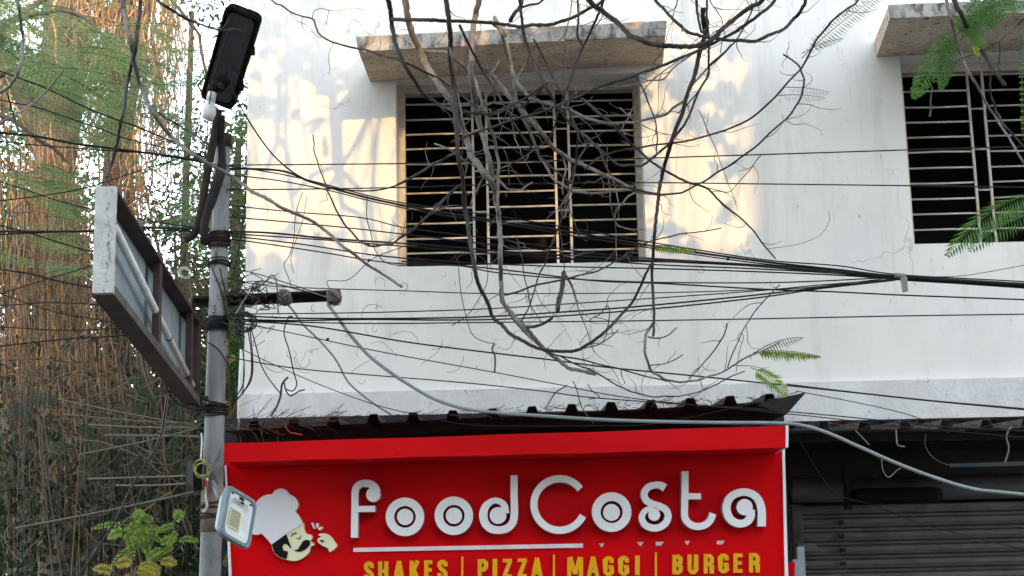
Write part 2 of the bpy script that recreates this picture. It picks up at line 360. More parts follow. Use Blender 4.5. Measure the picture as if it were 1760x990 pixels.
# sunshades
def shade(ft, fb, bt, bb, Yf):     # each: (leftpx, rightpx)
    v = [P(*fb[0], Yf), P(*fb[1], Yf), P(*bb[1], YW), P(*bb[0], YW), P(*ft[0], Yf), P(*ft[1], Yf), P(*bt[1], YW), P(*bt[0], YW)]
    a = MB()
    a.add(v, [(3, 2, 1, 0), (4, 5, 6, 7), (1, 2, 6, 5), (3, 0, 4, 7)])
    s = a.build('sunshade', M_soffit, bld)
    # fascia slab with a ragged edge, 3 mm proud
    f = MB(); n = 60; tp = []; bt_ = []
    for i in range(n + 1):
        t = i / n; p = v[0].lerp(v[1], t); q = v[4].lerp(v[5], t); j = nr.normal() * .0013
        bt_.append(p + Vector((0, -.012, -.006 + nr.normal() * .0015))); tp.append(q + Vector((0, -.012, .004 + j)))
    k = n + 1; D = Vector((0, .016, 0))
    vs = bt_ + tp + [p + D for p in bt_] + [p + D for p in tp]; fs = []
    for i in range(n):
        fs += [(i, i + 1, k + i + 1, k + i), (2 * k + i, 3 * k + i, 3 * k + i + 1, 2 * k + i + 1), (k + i, k + i + 1, 3 * k + i + 1, 3 * k + i), (i, 2 * k + i, 2 * k + i + 1, i + 1)]
    f.add(vs, fs); f.build('fascia', M_fascia, s)
YS = 7.69
shade([(612, 66), (1146, 38)], [(616, 88), (1144, 60)], [(632, 118), (1141, 88)], [(636, 140), (1139, 110)], YS)
shade([(1527, 11), (2090, -12)], [(1530, 31), (2090, 8)], [(1502, 73), (2020, 50)], [(1506, 98), (2020, 75)], YS)
# windows
def window(W, bars, posts, label):
    YF = YW + .13
    fr = MB(); x0, x1, z0, z1 = W; t = .042
    fr.box((x0 + .001, YF, z0 + .001), (x0 + t, YF + .08, z1 - .001)); fr.box((x1 - .03, YF, z0 + .001), (x1 - .001, YF + .08, z1 - .001))
    fr.box((x0 + t, YF, z1 - .05), (x1 - .03, YF + .08, z1 - .001))
    w_ = fr.build('window', M_frame, bld); tag(w_, label)
    g = MB(); Yb = YF + .02; r = .0058
    for pz in bars:
        prev = x0 + t
        for (pa, pb) in posts:
            g.tube([(prev, Yb, pz), ((prev + pa) / 2, Yb + rng.uniform(-.004, .004), pz + rng.uniform(-.004, .004)), (pa, Yb, pz + .001)], r, 6); prev = pb
        g.tube([(prev, Yb, pz), (x1 - .03, Yb, pz)], r, 6)
    for (pa, pb) in posts:
        for q in (pa, pb): g.box((q - .007, Yb - .009, z0 - .01), (q + .007, Yb + .005, z1 - .05))
        zz = z0 + .1
        while zz < z1 - .1:
            g.tube([(pa, Yb, zz), (pb, Yb, zz)], r, 6); zz += .246
    g.build('grille', M_bar, w_)
bz1 = [P(755, y, YW + .15).z for y in (153, 179, 205.5, 231, 256, 281, 306, 332, 358, 384, 410, 435)]
window(W1, bz1, [(P(814, 330, YW + .15).x, P(838, 330, YW + .15).x), (P(956, 330, YW + .15).x, P(980, 330, YW + .15).x)], 'left barred window behind the hanging branches')
bz2 = [P(1610, y, YW + .15).z for y in (104, 130, 157, 184, 210, 236, 262, 289, 315, 342, 368, 395)]
window(W2, bz2, [(P(1674, 280, YW + .15).x, P(1700, 280, YW + .15).x), (P(1835, 280, YW + .15).x, P(1860, 280, YW + .15).x)], 'right barred window partly cut by the frame')
# conduit on the left corner
mb = MB(); mb.tube([P(416, 600, YW - .05), P(412, 690, YW - .05), P(410, 760, YW - .05)], .012, 8)
mb.build('conduit', M_cablew, bld)

# ---- unseen buildings opposite: low one shades lower wall, tall ones added to cut light
def opp(x0, x1, h, M, label, yb_=-14):
    b = thing('opposite_building', label, 'building', ((x0 + x1) / 2, -4, 0))
    a = MB(); a.box((x0, yb_, 0), (x1, -4, h)); a.box((x0 - .1, yb_ + .1, h), (x1 + .1, -4.15, h + .12)); a.build('wall', M, b)
    nx = int((x1 - x0) / 2.4)
    for i in range(nx):
        for k in range(int(h // 3)):
            cx = x0 + (i + .5) * (x1 - x0) / nx; zz = 1.1 + 3 * k
            f = MB(); f.box((cx - .6, -4.001, zz), (cx + .6, -3.96, zz + 1.2)); wo = f.build('window', M_opp2, b)
            f = MB(); f.box((cx - .53, -3.959, zz + .07), (cx + .53, -3.95, zz + 1.13)); f.build('pane', M_glass, wo)
opp(-1.0, 5.2, 6.35, M_opp1, 'low cream building across the street behind the camera')
opp(-16, -1.3, 11.5, M_opp1, 'unseen tall cream building added across the street to dim the upper left wall')
opp(5.55, 17, 10.5, M_opp2, 'unseen tall grey building added across the street to shade the right part of the wall', -6.2)

# ================================================================ AWNINGS, SHUTTER
def awning(name, label, e0, e1, Yn, Yf, zdrop, M, pitch_px, rib=.04):
    """corrugated sheet: near edge from px e0 to px e1 at depth Yn, far edge at Yf lowered/raised by zdrop"""
    a = P(*e0, Yn); b = P(*e1, Yn); L = (b - a).length; p = pitch_px * pm(Yn); n = int(L / p); prof = []
    x = 0
    while x < L:
        for dx, dz in ((0, 0), (.60, 0), (.68, 1), (.86, 1), (.94, 0)):
            if x + dx * p <= L: prof.append((x + dx * p, dz * rib))
        x += p
    prof.append((L, 0)); d = (b - a).normalized(); th = .003; vs = []
    for (s, h) in prof:
        q = a + d * s + Vector((0, 0, h)); wob = nr.normal() * .0012
        f = Vector((q.x, Yf, q.z + zdrop))
        vs += [q + Vector((0, 0, wob)), f, q + Vector((0, 0, wob + th)), f + Vector((0, 0, th))]
    fs = []
    for i in range(len(prof) - 1):
        A = 4 * i; B = A + 4
        fs += [(A, A + 1, B + 1, B), (A + 2, B + 2, B + 3, A + 3), (A, B, B + 2, A + 2), (A + 1, A + 3, B + 3, B + 1)]
    t = thing(name, label, 'awning', a)
    m_ = MB(); m_.add(vs, fs); m_.build('corrugated_sheet', M, t)
    for yy in (Yn + .25, Yf - .12):
        r = MB(); k = (yy - Yn) / (Yf - Yn); r.box8([Vector((a.x + .02, yy, a.z + zdrop * k - .045)), Vector((b.x - .02, yy, b.z + zdrop * k - .045)), Vector((b.x - .02, yy + .04, b.z + zdrop * k - .045)), Vector((a.x + .02, yy + .04, a.z + zdrop * k - .045)),
                Vector((a.x + .02, yy, a.z + zdrop * k - .005)), Vector((b.x - .02, yy, b.z + zdrop * k - .005)), Vector((b.x - .02, yy + .04, b.z + zdrop * k - .005)), Vector((a.x + .02, yy + .04, a.z + zdrop * k - .005))])
        r.build('rafter', M_iron, t)
    return t
awL = awning('corrugated_awning', 'black corrugated metal awning above the red sign, littered with twigs', (384, 741), (1340, 691), 7.25, 8.31, .045, M_sheet, 68.5)
# bent end flap at its right end
f = MB(); a, b, c, d = P(1300, 696, 7.25), P(1352, 712, 7.25), P(1386, 674, 7.25), P(1330, 686, 7.25)
f.add([a, b, c, d] + [v + Vector((0, .9, .03)) for v in (a, b, c, d)], [(0, 1, 2, 3), (4, 7, 6, 5), (0, 4, 5, 1), (1, 5, 6, 2), (2, 6, 7, 3), (3, 7, 4, 0)])
f.build('bent_flap', M_sheet, awL)
f = MB(); f.box((P(384, 760, 8.3).x, 8.30, 1.2), (P(1350, 760, 8.3).x, 8.32, ZB - .02)); f.build('dark_gap_sheet', M_dark, awL)  # near-black sheet added as the shade in the gap under the awning
awR = awning('corrugated_awning', 'grey corrugated metal awning with cobwebs above the dark rolling shutter', (1362, 739), (2150, 731), 7.4, 9.18, .10, M_sheet2, 70)
# shutter
sh = thing('rolling_shutter', 'dark grey steel rolling shutter closed under the corrugated awning', 'shutter', (3.2, 9.1, 0))
f = MB(); z = 0; prof = []
zt = P(1500, 872, 9.1).z; xs0 = P(1374, 900, 9.1).x
while z < zt:
    prof += [(9.13, z), (9.092, z + .008), (9.078, z + .030), (9.080, z + .052), (9.10, z + .062), (9.13, z + .066)]; z += .080
vs = []
for (y, zz) in prof: vs += [(xs0, y, zz), (5.0, y, zz)]
f.add(vs, [(2 * i, 2 * i + 1, 2 * i + 3, 2 * i + 2) for i in range(len(prof) - 1)]); f.build('slats', M_shutter, sh)
f = MB(); f.tube([(xs0 - .05, 9.0, zt + .10), (5.1, 9.0, zt + .10)], .07, 16); f.build('roller', M_shutter, sh)
f = MB(); f.box((xs0 - .06, 8.98, 0), (xs0, 9.14, zt + .02)); f.build('guide_rail', M_sheet2, sh)
f = MB(); X = P(1452, 850, 8.9).x; f.box((X, 8.85, zt - .02), (X + .03, 8.95, zt + .22)); f.box((X - .12, 8.86, zt + .14), (X, 8.9, zt + .17)); f.build('bracket', M_iron, sh)
f = MB(); f.tube([P(1466, 853, 8.8), P(1475, 853, 8.8), P(1605, 850, 8.8), P(1618, 850, 8.8)], [.035, .045, .045, .035], 12); f.build('motor_tube', M_black, sh)
f = MB(); zz = 0
for i in range(int(zt / .08)): f = MB(); f.box((P(1442, 900, 9.06).x, 9.055, zz + .02), (P(1450, 900, 9.06).x, 9.074, zz + .045)); zz += .08; f.build('slat_clip', M_iron, sh)
f = MB(); f.prism_px([(1372, 934), (1398, 934), (1404, 938), (1404, 942), (1398, 946), (1372, 946)], 8.95, 8.97); f.build('latch', M_shutter, sh)
o = MB().box8([P(1632, 803, 8.7), P(1900, 797, 8.7), P(1900, 797, 8.75), P(1632, 803, 8.75), P(1632, 797, 8.7), P(1900, 788, 8.7), P(1900, 788, 8.75), P(1632, 797, 8.75)]).build('plastic_sheet', M_blue, None, P(1700, 795, 8.7))
tag(o, 'pale blue plastic strip tucked under the grey awning above the shutter', 'sheet')
f = MB(); f.box((P(1356, 900, 7.9).x, 7.85, 0), (P(1366, 900, 7.9).x, 7.9, P(1360, 962, 7.9).z)); f.box((P(1366, 900, 7.95).x, 7.92, 0), (P(1378, 900, 7.95).x, 7.97, P(1360, 940, 7.95).z))
o = f.build('gate_post', M_galv, None, (P(1370, 900, 7.9).x, 7.9, 0)); tag(o, 'narrow pale metal post beside the lower right edge of the red sign', 'post')
o = MB().box8([P(1353, 990, 7.8), P(1366, 990, 7.8), P(1366, 990, 7.83), P(1353, 990, 7.83), P(1352, 966, 7.8), P(1366, 966, 7.8), P(1366, 966, 7.83), P(1352, 966, 7.83)]).build('red_plate', M_red, None, P(1360, 980, 7.8)); tag(o, 'small red plate fixed beside the lower right corner of the sign', 'plate')

# ================================================================ SHOP SIGN
YP = 7.35; YH = 7.02
sign = thing('shop_sign', 'wide red shop sign with raised white letters, yellow menu words and a chef logo', 'sign', P(868, 1000, YP))
f = MB()
tl, tr, br, bl = P(386, 790, YP), P(1345, 760, YP), P(1352, 1040, YP), P(398, 1040, YP)
f.box8([bl, br, br + Vector((0, .05, 0)), bl + Vector((0, .05, 0)), tl, tr, tr + Vector((0, .05, 0)), tl + Vector((0, .05, 0))]); f.build('panel', M_red, sign)
# header band: an L section (front face + underside)
n = 24; vs = []
tops = [P(385 + (1350 - 385) * i / n, 762 - 30.5 * i / n + .4 * math.sin(i * .9), YH) for i in range(n + 1)]
bots = [P(385.5 + (1350 - 385.5) * i / n, 794 - 24.5 * i / n + (.5 * math.sin(i * 1.3)), YH) for i in range(n + 1)]
f = MB(); k = n + 1; D = Vector((0, YP - YH + .03, 0)); D2 = Vector((0, YP - YH - .002, .0))
vs = bots + tops + [p + D2 for p in bots] + [p + D for p in tops]
for i in range(n): pass
fs = []
for i in range(n): fs += [(i, i + 1, k + i + 1, k + i), (k + i, k + i + 1, 3 * k + i + 1, 3 * k + i), (i, 2 * k + i, 2 * k + i + 1, i + 1), (2 * k + i, 3 * k + i, 3 * k + i + 1, 2 * k + i + 1)]
fs += [(0, k, 3 * k, 2 * k), (n, 2 * k + n, 3 * k + n, k + n)]
f.add(vs, fs); hb = f.build('header_band', M_redband, sign)
f = MB(); f.prism_px([(1350.5, 731), (1355.5, 731), (1355, 768.5), (1350.5, 769)], YH - .004, YP + .03); f.build('end_cap', M_white, hb)
f = MB(); f.prism_px([(1344.5, 770), (1349, 770), (1356, 1040), (1350, 1040)], YP - .012, YP + .05); f.prism_px([(386, 800), (389, 800), (400, 1040), (395, 1040)], YP - .012, YP + .05); f.build('edge_trim', M_white, sign)
for x in (470, 1290):
    f = MB(); q = P(x, 1030, YP + .09); f.box((q.x - .025, YP + .052, .13), (q.x + .025, YP + .10, P(x, 770, YP).z)); f.build('support_post', M_iron, sign)
# letters
YLf = YP - .072
def letter(name, strokes, discs=(), parent=sign, Mf=M_white, rings=()):
    f = MB(); e = 0
    for st in strokes:
        pts, hw = st[0], st[1]; smo = st[2] if len(st) > 2 else True
        f.ribbon_px(pts, hw, YLf - e, YP - .001, smo); e += .0012
    for (x, y, r) in discs: f.prism_px(circ(x, y, r), YLf - e, YP - .001); e += .0012
    for (x, y, R_, r_) in rings:
        rm = (R_ + r_) / 2; pts = [(x + rm * math.cos(2 * math.pi * i / 64), y - rm * math.sin(2 * math.pi * i / 64)) for i in range(65)]
        # closed ring
        f.ribbon_px(pts, (R_ - r_) / 2, YLf, YP - .001, False)
    o = f.build(name, Mf, parent)
    o.data.materials.append(M_side)
    for p in o.data.polygons:
        if abs(p.normal.y) < .5: p.material_index = 1
    return o
letter('letter', [([(609, 924), (609.4, 895), (610, 865), (610.2, 846), (612.5, 838), (618.5, 832.3), (627, 830.5), (636, 832), (642.5, 837.5), (645, 846)], [6, 6, 6, 6, 6, 6, 6, 6.6, 8, 9.5]), ([(611, 875), (645, 874.5)], 5.2, False)], [(641.4, 850.3, 12.3)])
for cx, cy in ((696, 888.3), (780, 886.4)):
    letter('letter', [], [(cx + .3, cy, 14)], rings=[(cx, cy, 33, 18.6)])
letter('letter', [([(883.5, 817), (883.5, 850), (884, 884), (880.5, 899), (871, 908), (857, 911), (843, 908), (833.5, 898.5), (830.6, 884), (834.5, 871), (843, 863), (852.5, 860.2), (862, 863.5), (867.5, 871), (868, 882)], [6.2, 6.2, 6.4, 6.6, 6.6, 6.5, 6.9, 7.1, 7.2, 6.5, 5.4, 5, 5.2, 6, 7])], [(856, 886, 14.4)])
letter('letter', [([(962 + 44.3 * math.cos(R(a)), 867 - 44.3 * math.sin(R(a))) for a in np.linspace(37, 334, 26)], 6.2)])
letter('letter', [], [(1051, 880.7, 14.5)], rings=[(1051.3, 880, 34, 19)])
letter('letter', [([(1143.3, 838.5), (1136, 834.5), (1127, 833.4), (1114, 837.5), (1107.3, 848.5), (1111, 860), (1122, 866.3), (1135, 870.5), (1145, 877), (1148.3, 888), (1144, 899), (1134, 906), (1122, 907.5), (1109, 902), (1103.3, 891), (1106.5, 880.5), (1115, 874.8), (1124, 875.3), (1130.5, 880)], [7, 6.4, 5.6, 6, 5.8, 6, 6, 6, 6, 6, 6, 6, 6, 5.8, 5.5, 5, 4.8, 5, 5])], [(1124.5, 885, 10.2)])
letter('letter', [([(1177.5, 810), (1177.3, 850), (1176.7, 884), (1179.5, 894), (1188, 902), (1200, 904.8), (1212, 902), (1221, 894), (1225.5, 882.5)], 6), ([(1178, 853), (1205, 853)], 5.2, False)])
letter('letter', [([(1309, 904.6), (1309.2, 878), (1305, 862), (1296, 851), (1281, 845.8), (1265, 848.5), (1253.5, 857.5), (1248.8, 872), (1252, 887), (1260.5, 896.3), (1272, 900), (1283.5, 897), (1290, 888), (1290.5, 876)], [7.2, 7, 6.8, 6.6, 6.4, 6.6, 6.8, 7, 7, 6.8, 6.6, 6.8, 7, 7])], [(1280, 871.5, 14)])
f = MB(); f.ribbon_px([(607.3, 945.2), (800, 941.5), (995, 937.8)], 3.5, YP - .014, YP - .001, False); f.ribbon_px([(995.1, 937.8), (1002, 937.7)], 3.6, YP - .004, YP - .001, False); f.build('underline', M_pink, sign)
f = MB()
for (x, y, k) in ((1034, 937, 0), (1100.5, 935, 1), (1134, 934.5, 2), (1181, 933, 0), (1239, 932.5, 2)):
    s_ = 4.5 + k * 1.2
    f.prism_px([(x - s_, y - 3), (x + s_, y - 3.4), (x + s_ * .3, y + 3.2), (x - s_ * (.2 if k < 2 else 1), y + 3)], YP - .003, YP - .001)
f.build('torn_patch', M_boxcap, sign)
# menu words: heavy condensed capitals
G = {
 'S': [[(.80, .33), (.80, .17), (.62, .10), (.38, .10), (.20, .18), (.20, .33), (.34, .45), (.66, .56), (.80, .68), (.80, .83), (.62, .9), (.38, .9), (.20, .83), (.20, .66)]],
 'H': [[(.2, 0), (.2, 1)], [(.8, 0), (.8, 1)], [(.2, .5), (.8, .5)]],
 'A': [[(.50, .0), (.17, 1)], [(.50, .0), (.83, 1)], [(.25, .74), (.75, .74)]],
 'K': [[(.2, 0), (.2, 1)], [(.82, 0), (.36, .52)], [(.36, .42), (.85, 1)]],
 'E': [[(.2, 0), (.2, 1)], [(.2, .1), (.95, .1)], [(.2, .49), (.88, .49)], [(.2, .9), (.95, .9)]],
 'P': [[(.2, 0), (.2, 1)], [(.2, .1), (.6, .1), (.8, .2), (.8, .42), (.6, .53), (.2, .53)]],
 'I': [[(.5, 0), (.5, 1)]],
 'Z': [[(.02, .1), (.98, .1)], [(.82, .1), (.18, .9)], [(.02, .9), (.98, .9)]],
 'M': [[(.13, 0), (.13, 1)], [(.87, 0), (.87, 1)], [(.2, .0), (.5, .88)], [(.8, .0), (.5, .88)]],
 'G': [[(.80, .34), (.80, .17), (.62, .10), (.38, .10), (.20, .18), (.20, .82), (.38, .9), (.62, .9), (.80, .82), (.80, .55)], [(.5, .55), (.97, .55)]],
 'B': [[(.2, 0), (.2, 1)], [(.2, .1), (.6, .1), (.78, .18), (.78, .38), (.6, .48), (.2, .48)], [(.2, .5), (.6, .5), (.8, .6), (.8, .82), (.6, .9), (.2, .9)]],
 'U': [[(.2, 0), (.2, .8), (.36, .9), (.64, .9), (.8, .8), (.8, 0)]],
 'R': [[(.2, 0), (.2, 1)], [(.2, .1), (.6, .1), (.8, .2), (.8, .4), (.6, .5), (.2, .5)], [(.55, .5), (.78, .6), (.80, 1)]],
 '|': [[(.5, -.15), (.5, 1.15)]],
}
cells = [('S', 626, 642), ('H', 650, 667), ('A', 675.5, 695.5), ('K', 704, 721), ('E', 729.7, 743.5), ('S', 752, 769), ('|', 791, 798), ('P', 821, 838.8), ('I', 846.5, 854.5), ('Z', 864, 880), ('Z', 889.6, 905.6), ('A', 912.6, 933),
         ('|', 949, 955), ('M', 975, 1002), ('A', 1008.6, 1030), ('G', 1036.7, 1055), ('G', 1063, 1081), ('I', 1091.5, 1099.5), ('|', 1124, 1130.5), ('B', 1155.8, 1173.5), ('U', 1181.7, 1200), ('R', 1209.6, 1227), ('G', 1234.5, 1252.7), ('E', 1260.8, 1277), ('R', 1287.3, 1306)]
for ch, x0, x1 in cells:
    yt = 965.4 - (x0 - 626) * .0178 - (x0 - 626) * .0045; H = 33.5; wd = x1 - x0
    f = MB(); e = 0
    for st in G[ch]:
        pts = [(x0 + a * wd, yt + b * H) for a, b in st]
        horiz = len(st) == 2 and abs(st[0][1] - st[1][1]) < .01
        hw = 3.1 if horiz else 3.5
        if ch == '|': hw = 1.7
        if ch == 'I': hw = 3.9
        f.ribbon_px(pts, hw, YP - .012 - e, YP - .001, False); e += .0011
    f.build('menu_letter' if ch != '|' else 'divider_bar', M_yellow, sign)
# chef logo
def q(pts): return [(350 + x / 5.5, 810 + y / 5.5) for x, y in pts]
chef = MB(); chef.prism_px(cr2(q([(640, 692), (665, 770), (720, 815), (780, 835), (850, 847), (905, 836), (960, 802), (998, 762), (1012, 712), (1050, 692), (1008, 657), (1028, 628), (1014, 600), (968, 586), (946, 530), (930, 488), (780, 588)]), 3), YP - .035, YP - .001)
ch = chef.build('chef_head', M_cream, sign)
f = MB(); f.prism_px(cr2(q([(642, 692), (550, 592), (515, 600), (470, 596), (447, 575), (442, 530), (455, 470), (470, 400), (480, 330), (515, 272), (560, 236), (610, 219), (650, 216), (665, 190), (700, 169), (740, 163), (780, 180), (806, 214), (850, 236), (884, 280), (893, 330), (866, 378), (897, 420), (935, 492)]), 3) + q([(780, 592)]), YP - .045, YP - .001); f.build('chef_hat', M_hat, ch)
f = MB(); f.prism_px(q([(642, 692), (780, 592), (829, 728), (815, 722), (800, 700), (775, 684), (752, 696), (744, 722), (756, 748), (796, 758), (792, 800), (781, 832), (720, 812), (668, 768)]), YP - .0385, YP - .034); f.build('chef_hair', M_black, ch)
f = MB(); f.prism_px(cr2(q([(850, 742), (888, 738), (915, 700), (940, 662), (975, 646), (1003, 662), (1006, 690), (985, 718), (950, 746), (905, 760), (868, 754), (850, 742)]), 3)[:-1], YP - .040, YP - .034); f.build('moustache', M_black, ch)
f = MB(); f.ribbon_px(q([(829, 618), (840, 596), (858, 586), (880, 586)]), .8, YP - .039, YP - .034); f.ribbon_px(q([(878, 628), (890, 638), (905, 636), (914, 622), (912, 608)]), .6, YP - .039, YP - .034); f.build('eyebrow', M_black, ch)
f = MB(); f.ribbon_px(q([(555, 530), (570, 495), (640, 470), (690, 430), (725, 370), (745, 352), (790, 362), (840, 366)]), .5, YP - .0462, YP - .044); f.build('hat_crease', M_pink, ch)
f = MB(); f.prism_px(cr2(q([(1080, 602), (1110, 588), (1160, 590), (1205, 618), (1240, 668), (1258, 712), (1196, 762), (1172, 725), (1120, 702), (1082, 672), (1076, 644), (1092, 628), (1116, 614), (1098, 610)]), 3), YP - .035, YP - .001); hd = f.build('chef_hand', M_cream, sign)
f = MB(); f.prism_px(q([(1094, 656), (1112, 648), (1132, 654), (1141, 670), (1120, 671)]), YP - .038, YP - .034); f.build('finger_gap', M_black, hd)
for pl in ([(1015, 488), (1035, 486), (1058, 545), (1040, 543)], [(1066, 488), (1090, 497), (1082, 542), (1060, 522)], [(1106, 518), (1132, 534), (1096, 558), (1080, 546)]):
    f = MB(); f.prism_px(q(pl), YP - .03, YP - .001); f.build('spark', M_pink, sign)

# ================================================================ POLE AND ITS FITTINGS
YPO = 6.9
pole = thing('utility_pole', 'tall galvanised steel street pole wrapped with cables beside the red sign', 'pole', P(362, 960, YPO) * 1)
pole.location.z = 0; WORLD[pole.name] = Vector((P(362, 960, YPO).x, YPO, 0))
pole.location = WORLD[pole.name]
pb = P(362, 960, YPO); pt = P(383, 236, YPO); dpole = (pt - pb) / (pt.z - pb.z)
def polept(z): return pb + dpole * (z - pb.z)
f = MB(); z_ = pt.z; f.tube([polept(0), polept(1.6), polept(P(0, 690, YPO).z), polept(z_)], [.056, .049, .045, .037], 24)
f.build('shaft', M_galv2, pole)
f = MB()
f.tube([polept(z_ - .05), polept(z_ + .012)], .043, 20); f.build('pole_cap', M_rust, pole)
def rings(parent, pys, Mx, name='wire_wrap', rr=.048, k=5):
    for py in pys:
        f = MB()
        for j in range(k):
            z0 = P(370, py, YPO).z + rng.uniform(-.02, .02); ra = rr + rng.uniform(0, .007); ph = rng.uniform(0, 6); til = rng.uniform(-.2, .2)
            pts = [polept(z0 + til * ra * math.cos(t * .5236)) + Vector((ra * math.cos(t * .5236 + ph), ra * math.sin(t * .5236 + ph), 0)) for t in range(13)]
            f.tube(pts, rng.uniform(.0016, .0035), 5)
        f.build(name, Mx, parent)
rings(pole, (408, 420, 455), M_iron, k=6); rings(pole, (552, 562), M_cable, k=8); rings(pole, (700, 708), M_cable, rr=.051, k=6); rings(pole, (868, 885), M_rust, rr=.052, k=5)
# clamps
for py, h in ((410, .05), (556, .035), (702, .03)):
    f = MB(); z0 = P(370, py, YPO).z; f.tube([polept(z0 - h / 2), polept(z0 + h / 2)], .0475, 20); f.box(polept(z0 - h / 2) + Vector((-.085, -.02, 0)), polept(z0 + h / 2) + Vector((-.03, .02, 0))); f.build('clamp', M_rust, pole)
f = MB(); z0 = P(362, 880, YPO).z; f.tube([polept(z0 - .09), polept(z0 + .12)], .0505, 20); f.build('rust_sleeve', mat('sleeve', (.22, .17, .15), .8, col2=(.16, .10, .08), scale=25, bump=.3), pole)
# cross arm
f = MB()
def slab_px(a, b, hgt, Y, dep):    # arm from px a to px b (centre line), height in px
    A, B = P(*a, Y), P(*b, Y); h = hgt * pm(Y) / 2
    return [A + Vector((0, 0, -h)), B + Vector((0, 0, -h)), B + Vector((0, dep, -h)), A + Vector((0, dep, -h)), A + Vector((0, 0, h)), B + Vector((0, 0, h)), B + Vector((0, dep, h)), A + Vector((0, dep, h))]
f.box8(slab_px((330, 519), (584, 507), 20, YPO + .055, .01)); f.box8(slab_px((330, 512), (584, 500), 2.5, YPO - .01, .064)); arm = f.build('cross_arm', M_iron, pole)
for (x, y) in ((489, 512), (573, 511)):
    f = MB(); c = P(x, y, YPO + .0); f.lathe(c + Vector((0, .05, 0)), (0, -1, .1), [(0, .018), (.01, .034), (.03, .036), (.04, .024), (.055, .034), (.075, .032), (.085, .012)], 16); f.build('insulator', mat('ceramic', (.10, .09, .085), .4, col2=(.25, .24, .22), scale=30), arm)
# old iron arm carrying the street lamp
f = MB(); f.tube(cr([P(319, 412, 6.86), P(336, 398, 6.84), P(346, 360, 6.8), P(354, 310, 6.78), P(365, 250, 6.75), P(376, 188, 6.72)], 5), .019, 10); f.build('lamp_arm', M_rust, pole)
f = MB(); f.tube(cr([P(352, 412, 6.82), P(352, 380, 6.8), P(368, 330, 6.78), P(381, 285, 6.78), P(380, 240, 6.76), P(380, 198, 6.72)], 5), [.02] * 8 + [.024] * 8 + [.018] * 10, 10); f.build('brace', M_iron, pole)
# street lamp head
def frame_from(TL, TR, BL):
    u = (TR - TL); v = (BL - TL); n = u.cross(v).normalized(); return TL, u, v, n
def rr_poly(O, u, v, x0, y0, x1, y1, r, k=5, asp=1.0):
    pts = []; rx, ry = r, r * asp
    for cx, cy, a0 in ((x1 - rx, y0 + ry, -90), (x1 - rx, y1 - ry, 0), (x0 + rx, y1 - ry, 90), (x0 + rx, y0 + ry, 180)):
        for j in range(k + 1):
            a = R(a0 + 90 * j / k); pts.append(O + u * (cx + rx * math.cos(a)) + v * (cy + ry * math.sin(a)))
    return pts
def loft(f, loops, cap0=True, cap1=True, smooth=False):
    n = len(loops[0]); vs = [p for l in loops for p in l]
    fs = [(i * n + k, i * n + (k + 1) % n, (i + 1) * n + (k + 1) % n, (i + 1) * n + k) for i in range(len(loops) - 1) for k in range(n)]
    if cap0: fs.append(tuple(range(n))[::-1])
    if cap1: fs.append(tuple((len(loops) - 1) * n + k for k in range(n)))
    return f.add(vs, fs, smooth)
lamp = thing('street_lamp_head', 'black rectangular street lamp head tilted up on the pole top', 'street lamp', P(375, 190, 6.7))
O, u, v, n = frame_from(P(388, 8, 6.25), P(448, 32, 6.25), P(343, 168, 6.72))
if n.y > 0 and n.z > 0: n = -n
if n.dot(EYE - O) < 0: n = -n     # n towards the camera
f = MB(); A = lambda i, o_: rr_poly(O + n * o_, u, v, i, i * .4, 1 - i, 1 - i * .4, .17, 5, .36)
loft(f, [A(.06, -.05), A(.0, -.03), A(0, 0), A(.05, .004)], True, False)
loft(f, [A(.05, .004), A(.08, -.008)], False, True); f.build('housing', M_lamp, lamp)
f = MB(); loft(f, [A(.12, -.007), A(.12, -.004)], False, True); f.build('lens', mat('smoked_lens', (.02, .022, .03), .25, spec=.5), lamp)
for t in (.33, .72):
    f = MB(); c = O + u * 1.03 + v * t; f.box(c - Vector((.008, .012, .018)), c + Vector((.012, .012, .018))); f.build('latch', M_lamp, lamp)
f = MB(); c = O + u * .53 + v * .78 + n * .002; f.tube([c, c + n * .03], .02, 12); f.build('sensor', M_iron, lamp)
blb = thing('light_bulb', 'white LED bulb hanging under the black street lamp head', 'bulb', P(358, 190, 6.6))
ax = (P(366, 152, 6.6) - P(357, 200, 6.6)).normalized(); c = P(356, 206, 6.6)
f = MB(); f.lathe(c, ax, [(0, .006), (.004, .02), (.015, .029), (.032, .034), (.05, .032), (.07, .025), (.085, .021)], 20); f.build('globe', M_bulb, blb)
f = MB(); f.lathe(c + ax * .0851, ax, [(0, .021), (.045, .020), (.05, .014)], 16); f.build('base', M_floodw, blb)
f = MB(); f.lathe(c + ax * .1355, ax, [(0, .0215), (.03, .022), (.036, .01)], 16); f.build('holder', M_black, blb)
# flood light
fl = thing('flood_light', 'grey square flood light on a bracket, glass facing the sign', 'flood light', P(383, 880, 6.6))
O, u, v, n = frame_from(P(393, 832, 6.50), P(442, 862, 6.66), P(378, 918, 6.47))
u2 = P(442, 862, 6.66) - O
if n.dot(EYE - O) < 0: n = -n
g = lambda i, o_: rr_poly(O + n * o_, u, v, i, i, 1 - i, 1 - i, .14, 5, .9)
f = MB(); loft(f, [g(.12, -.06), g(.08, -.045), g(.02, -.03), g(0, -.025), g(0, 0), g(.015, .006), g(.075, .006), g(.085, -.002)], True, False); f.build('housing', M_flood, fl)
f = MB(); loft(f, [g(.085, -.002), g(.17, -.003), g(.25, -.0205)], False, True); f.build('reflector', M_floodw, fl)
f = MB(); led = lambda o_: rr_poly(O + n * o_, u, v, .27, .36, .66, .74, .02); loft(f, [led(-.0198), led(-.014)], False, True); f.build('led_panel', M_led, fl)
f = MB()
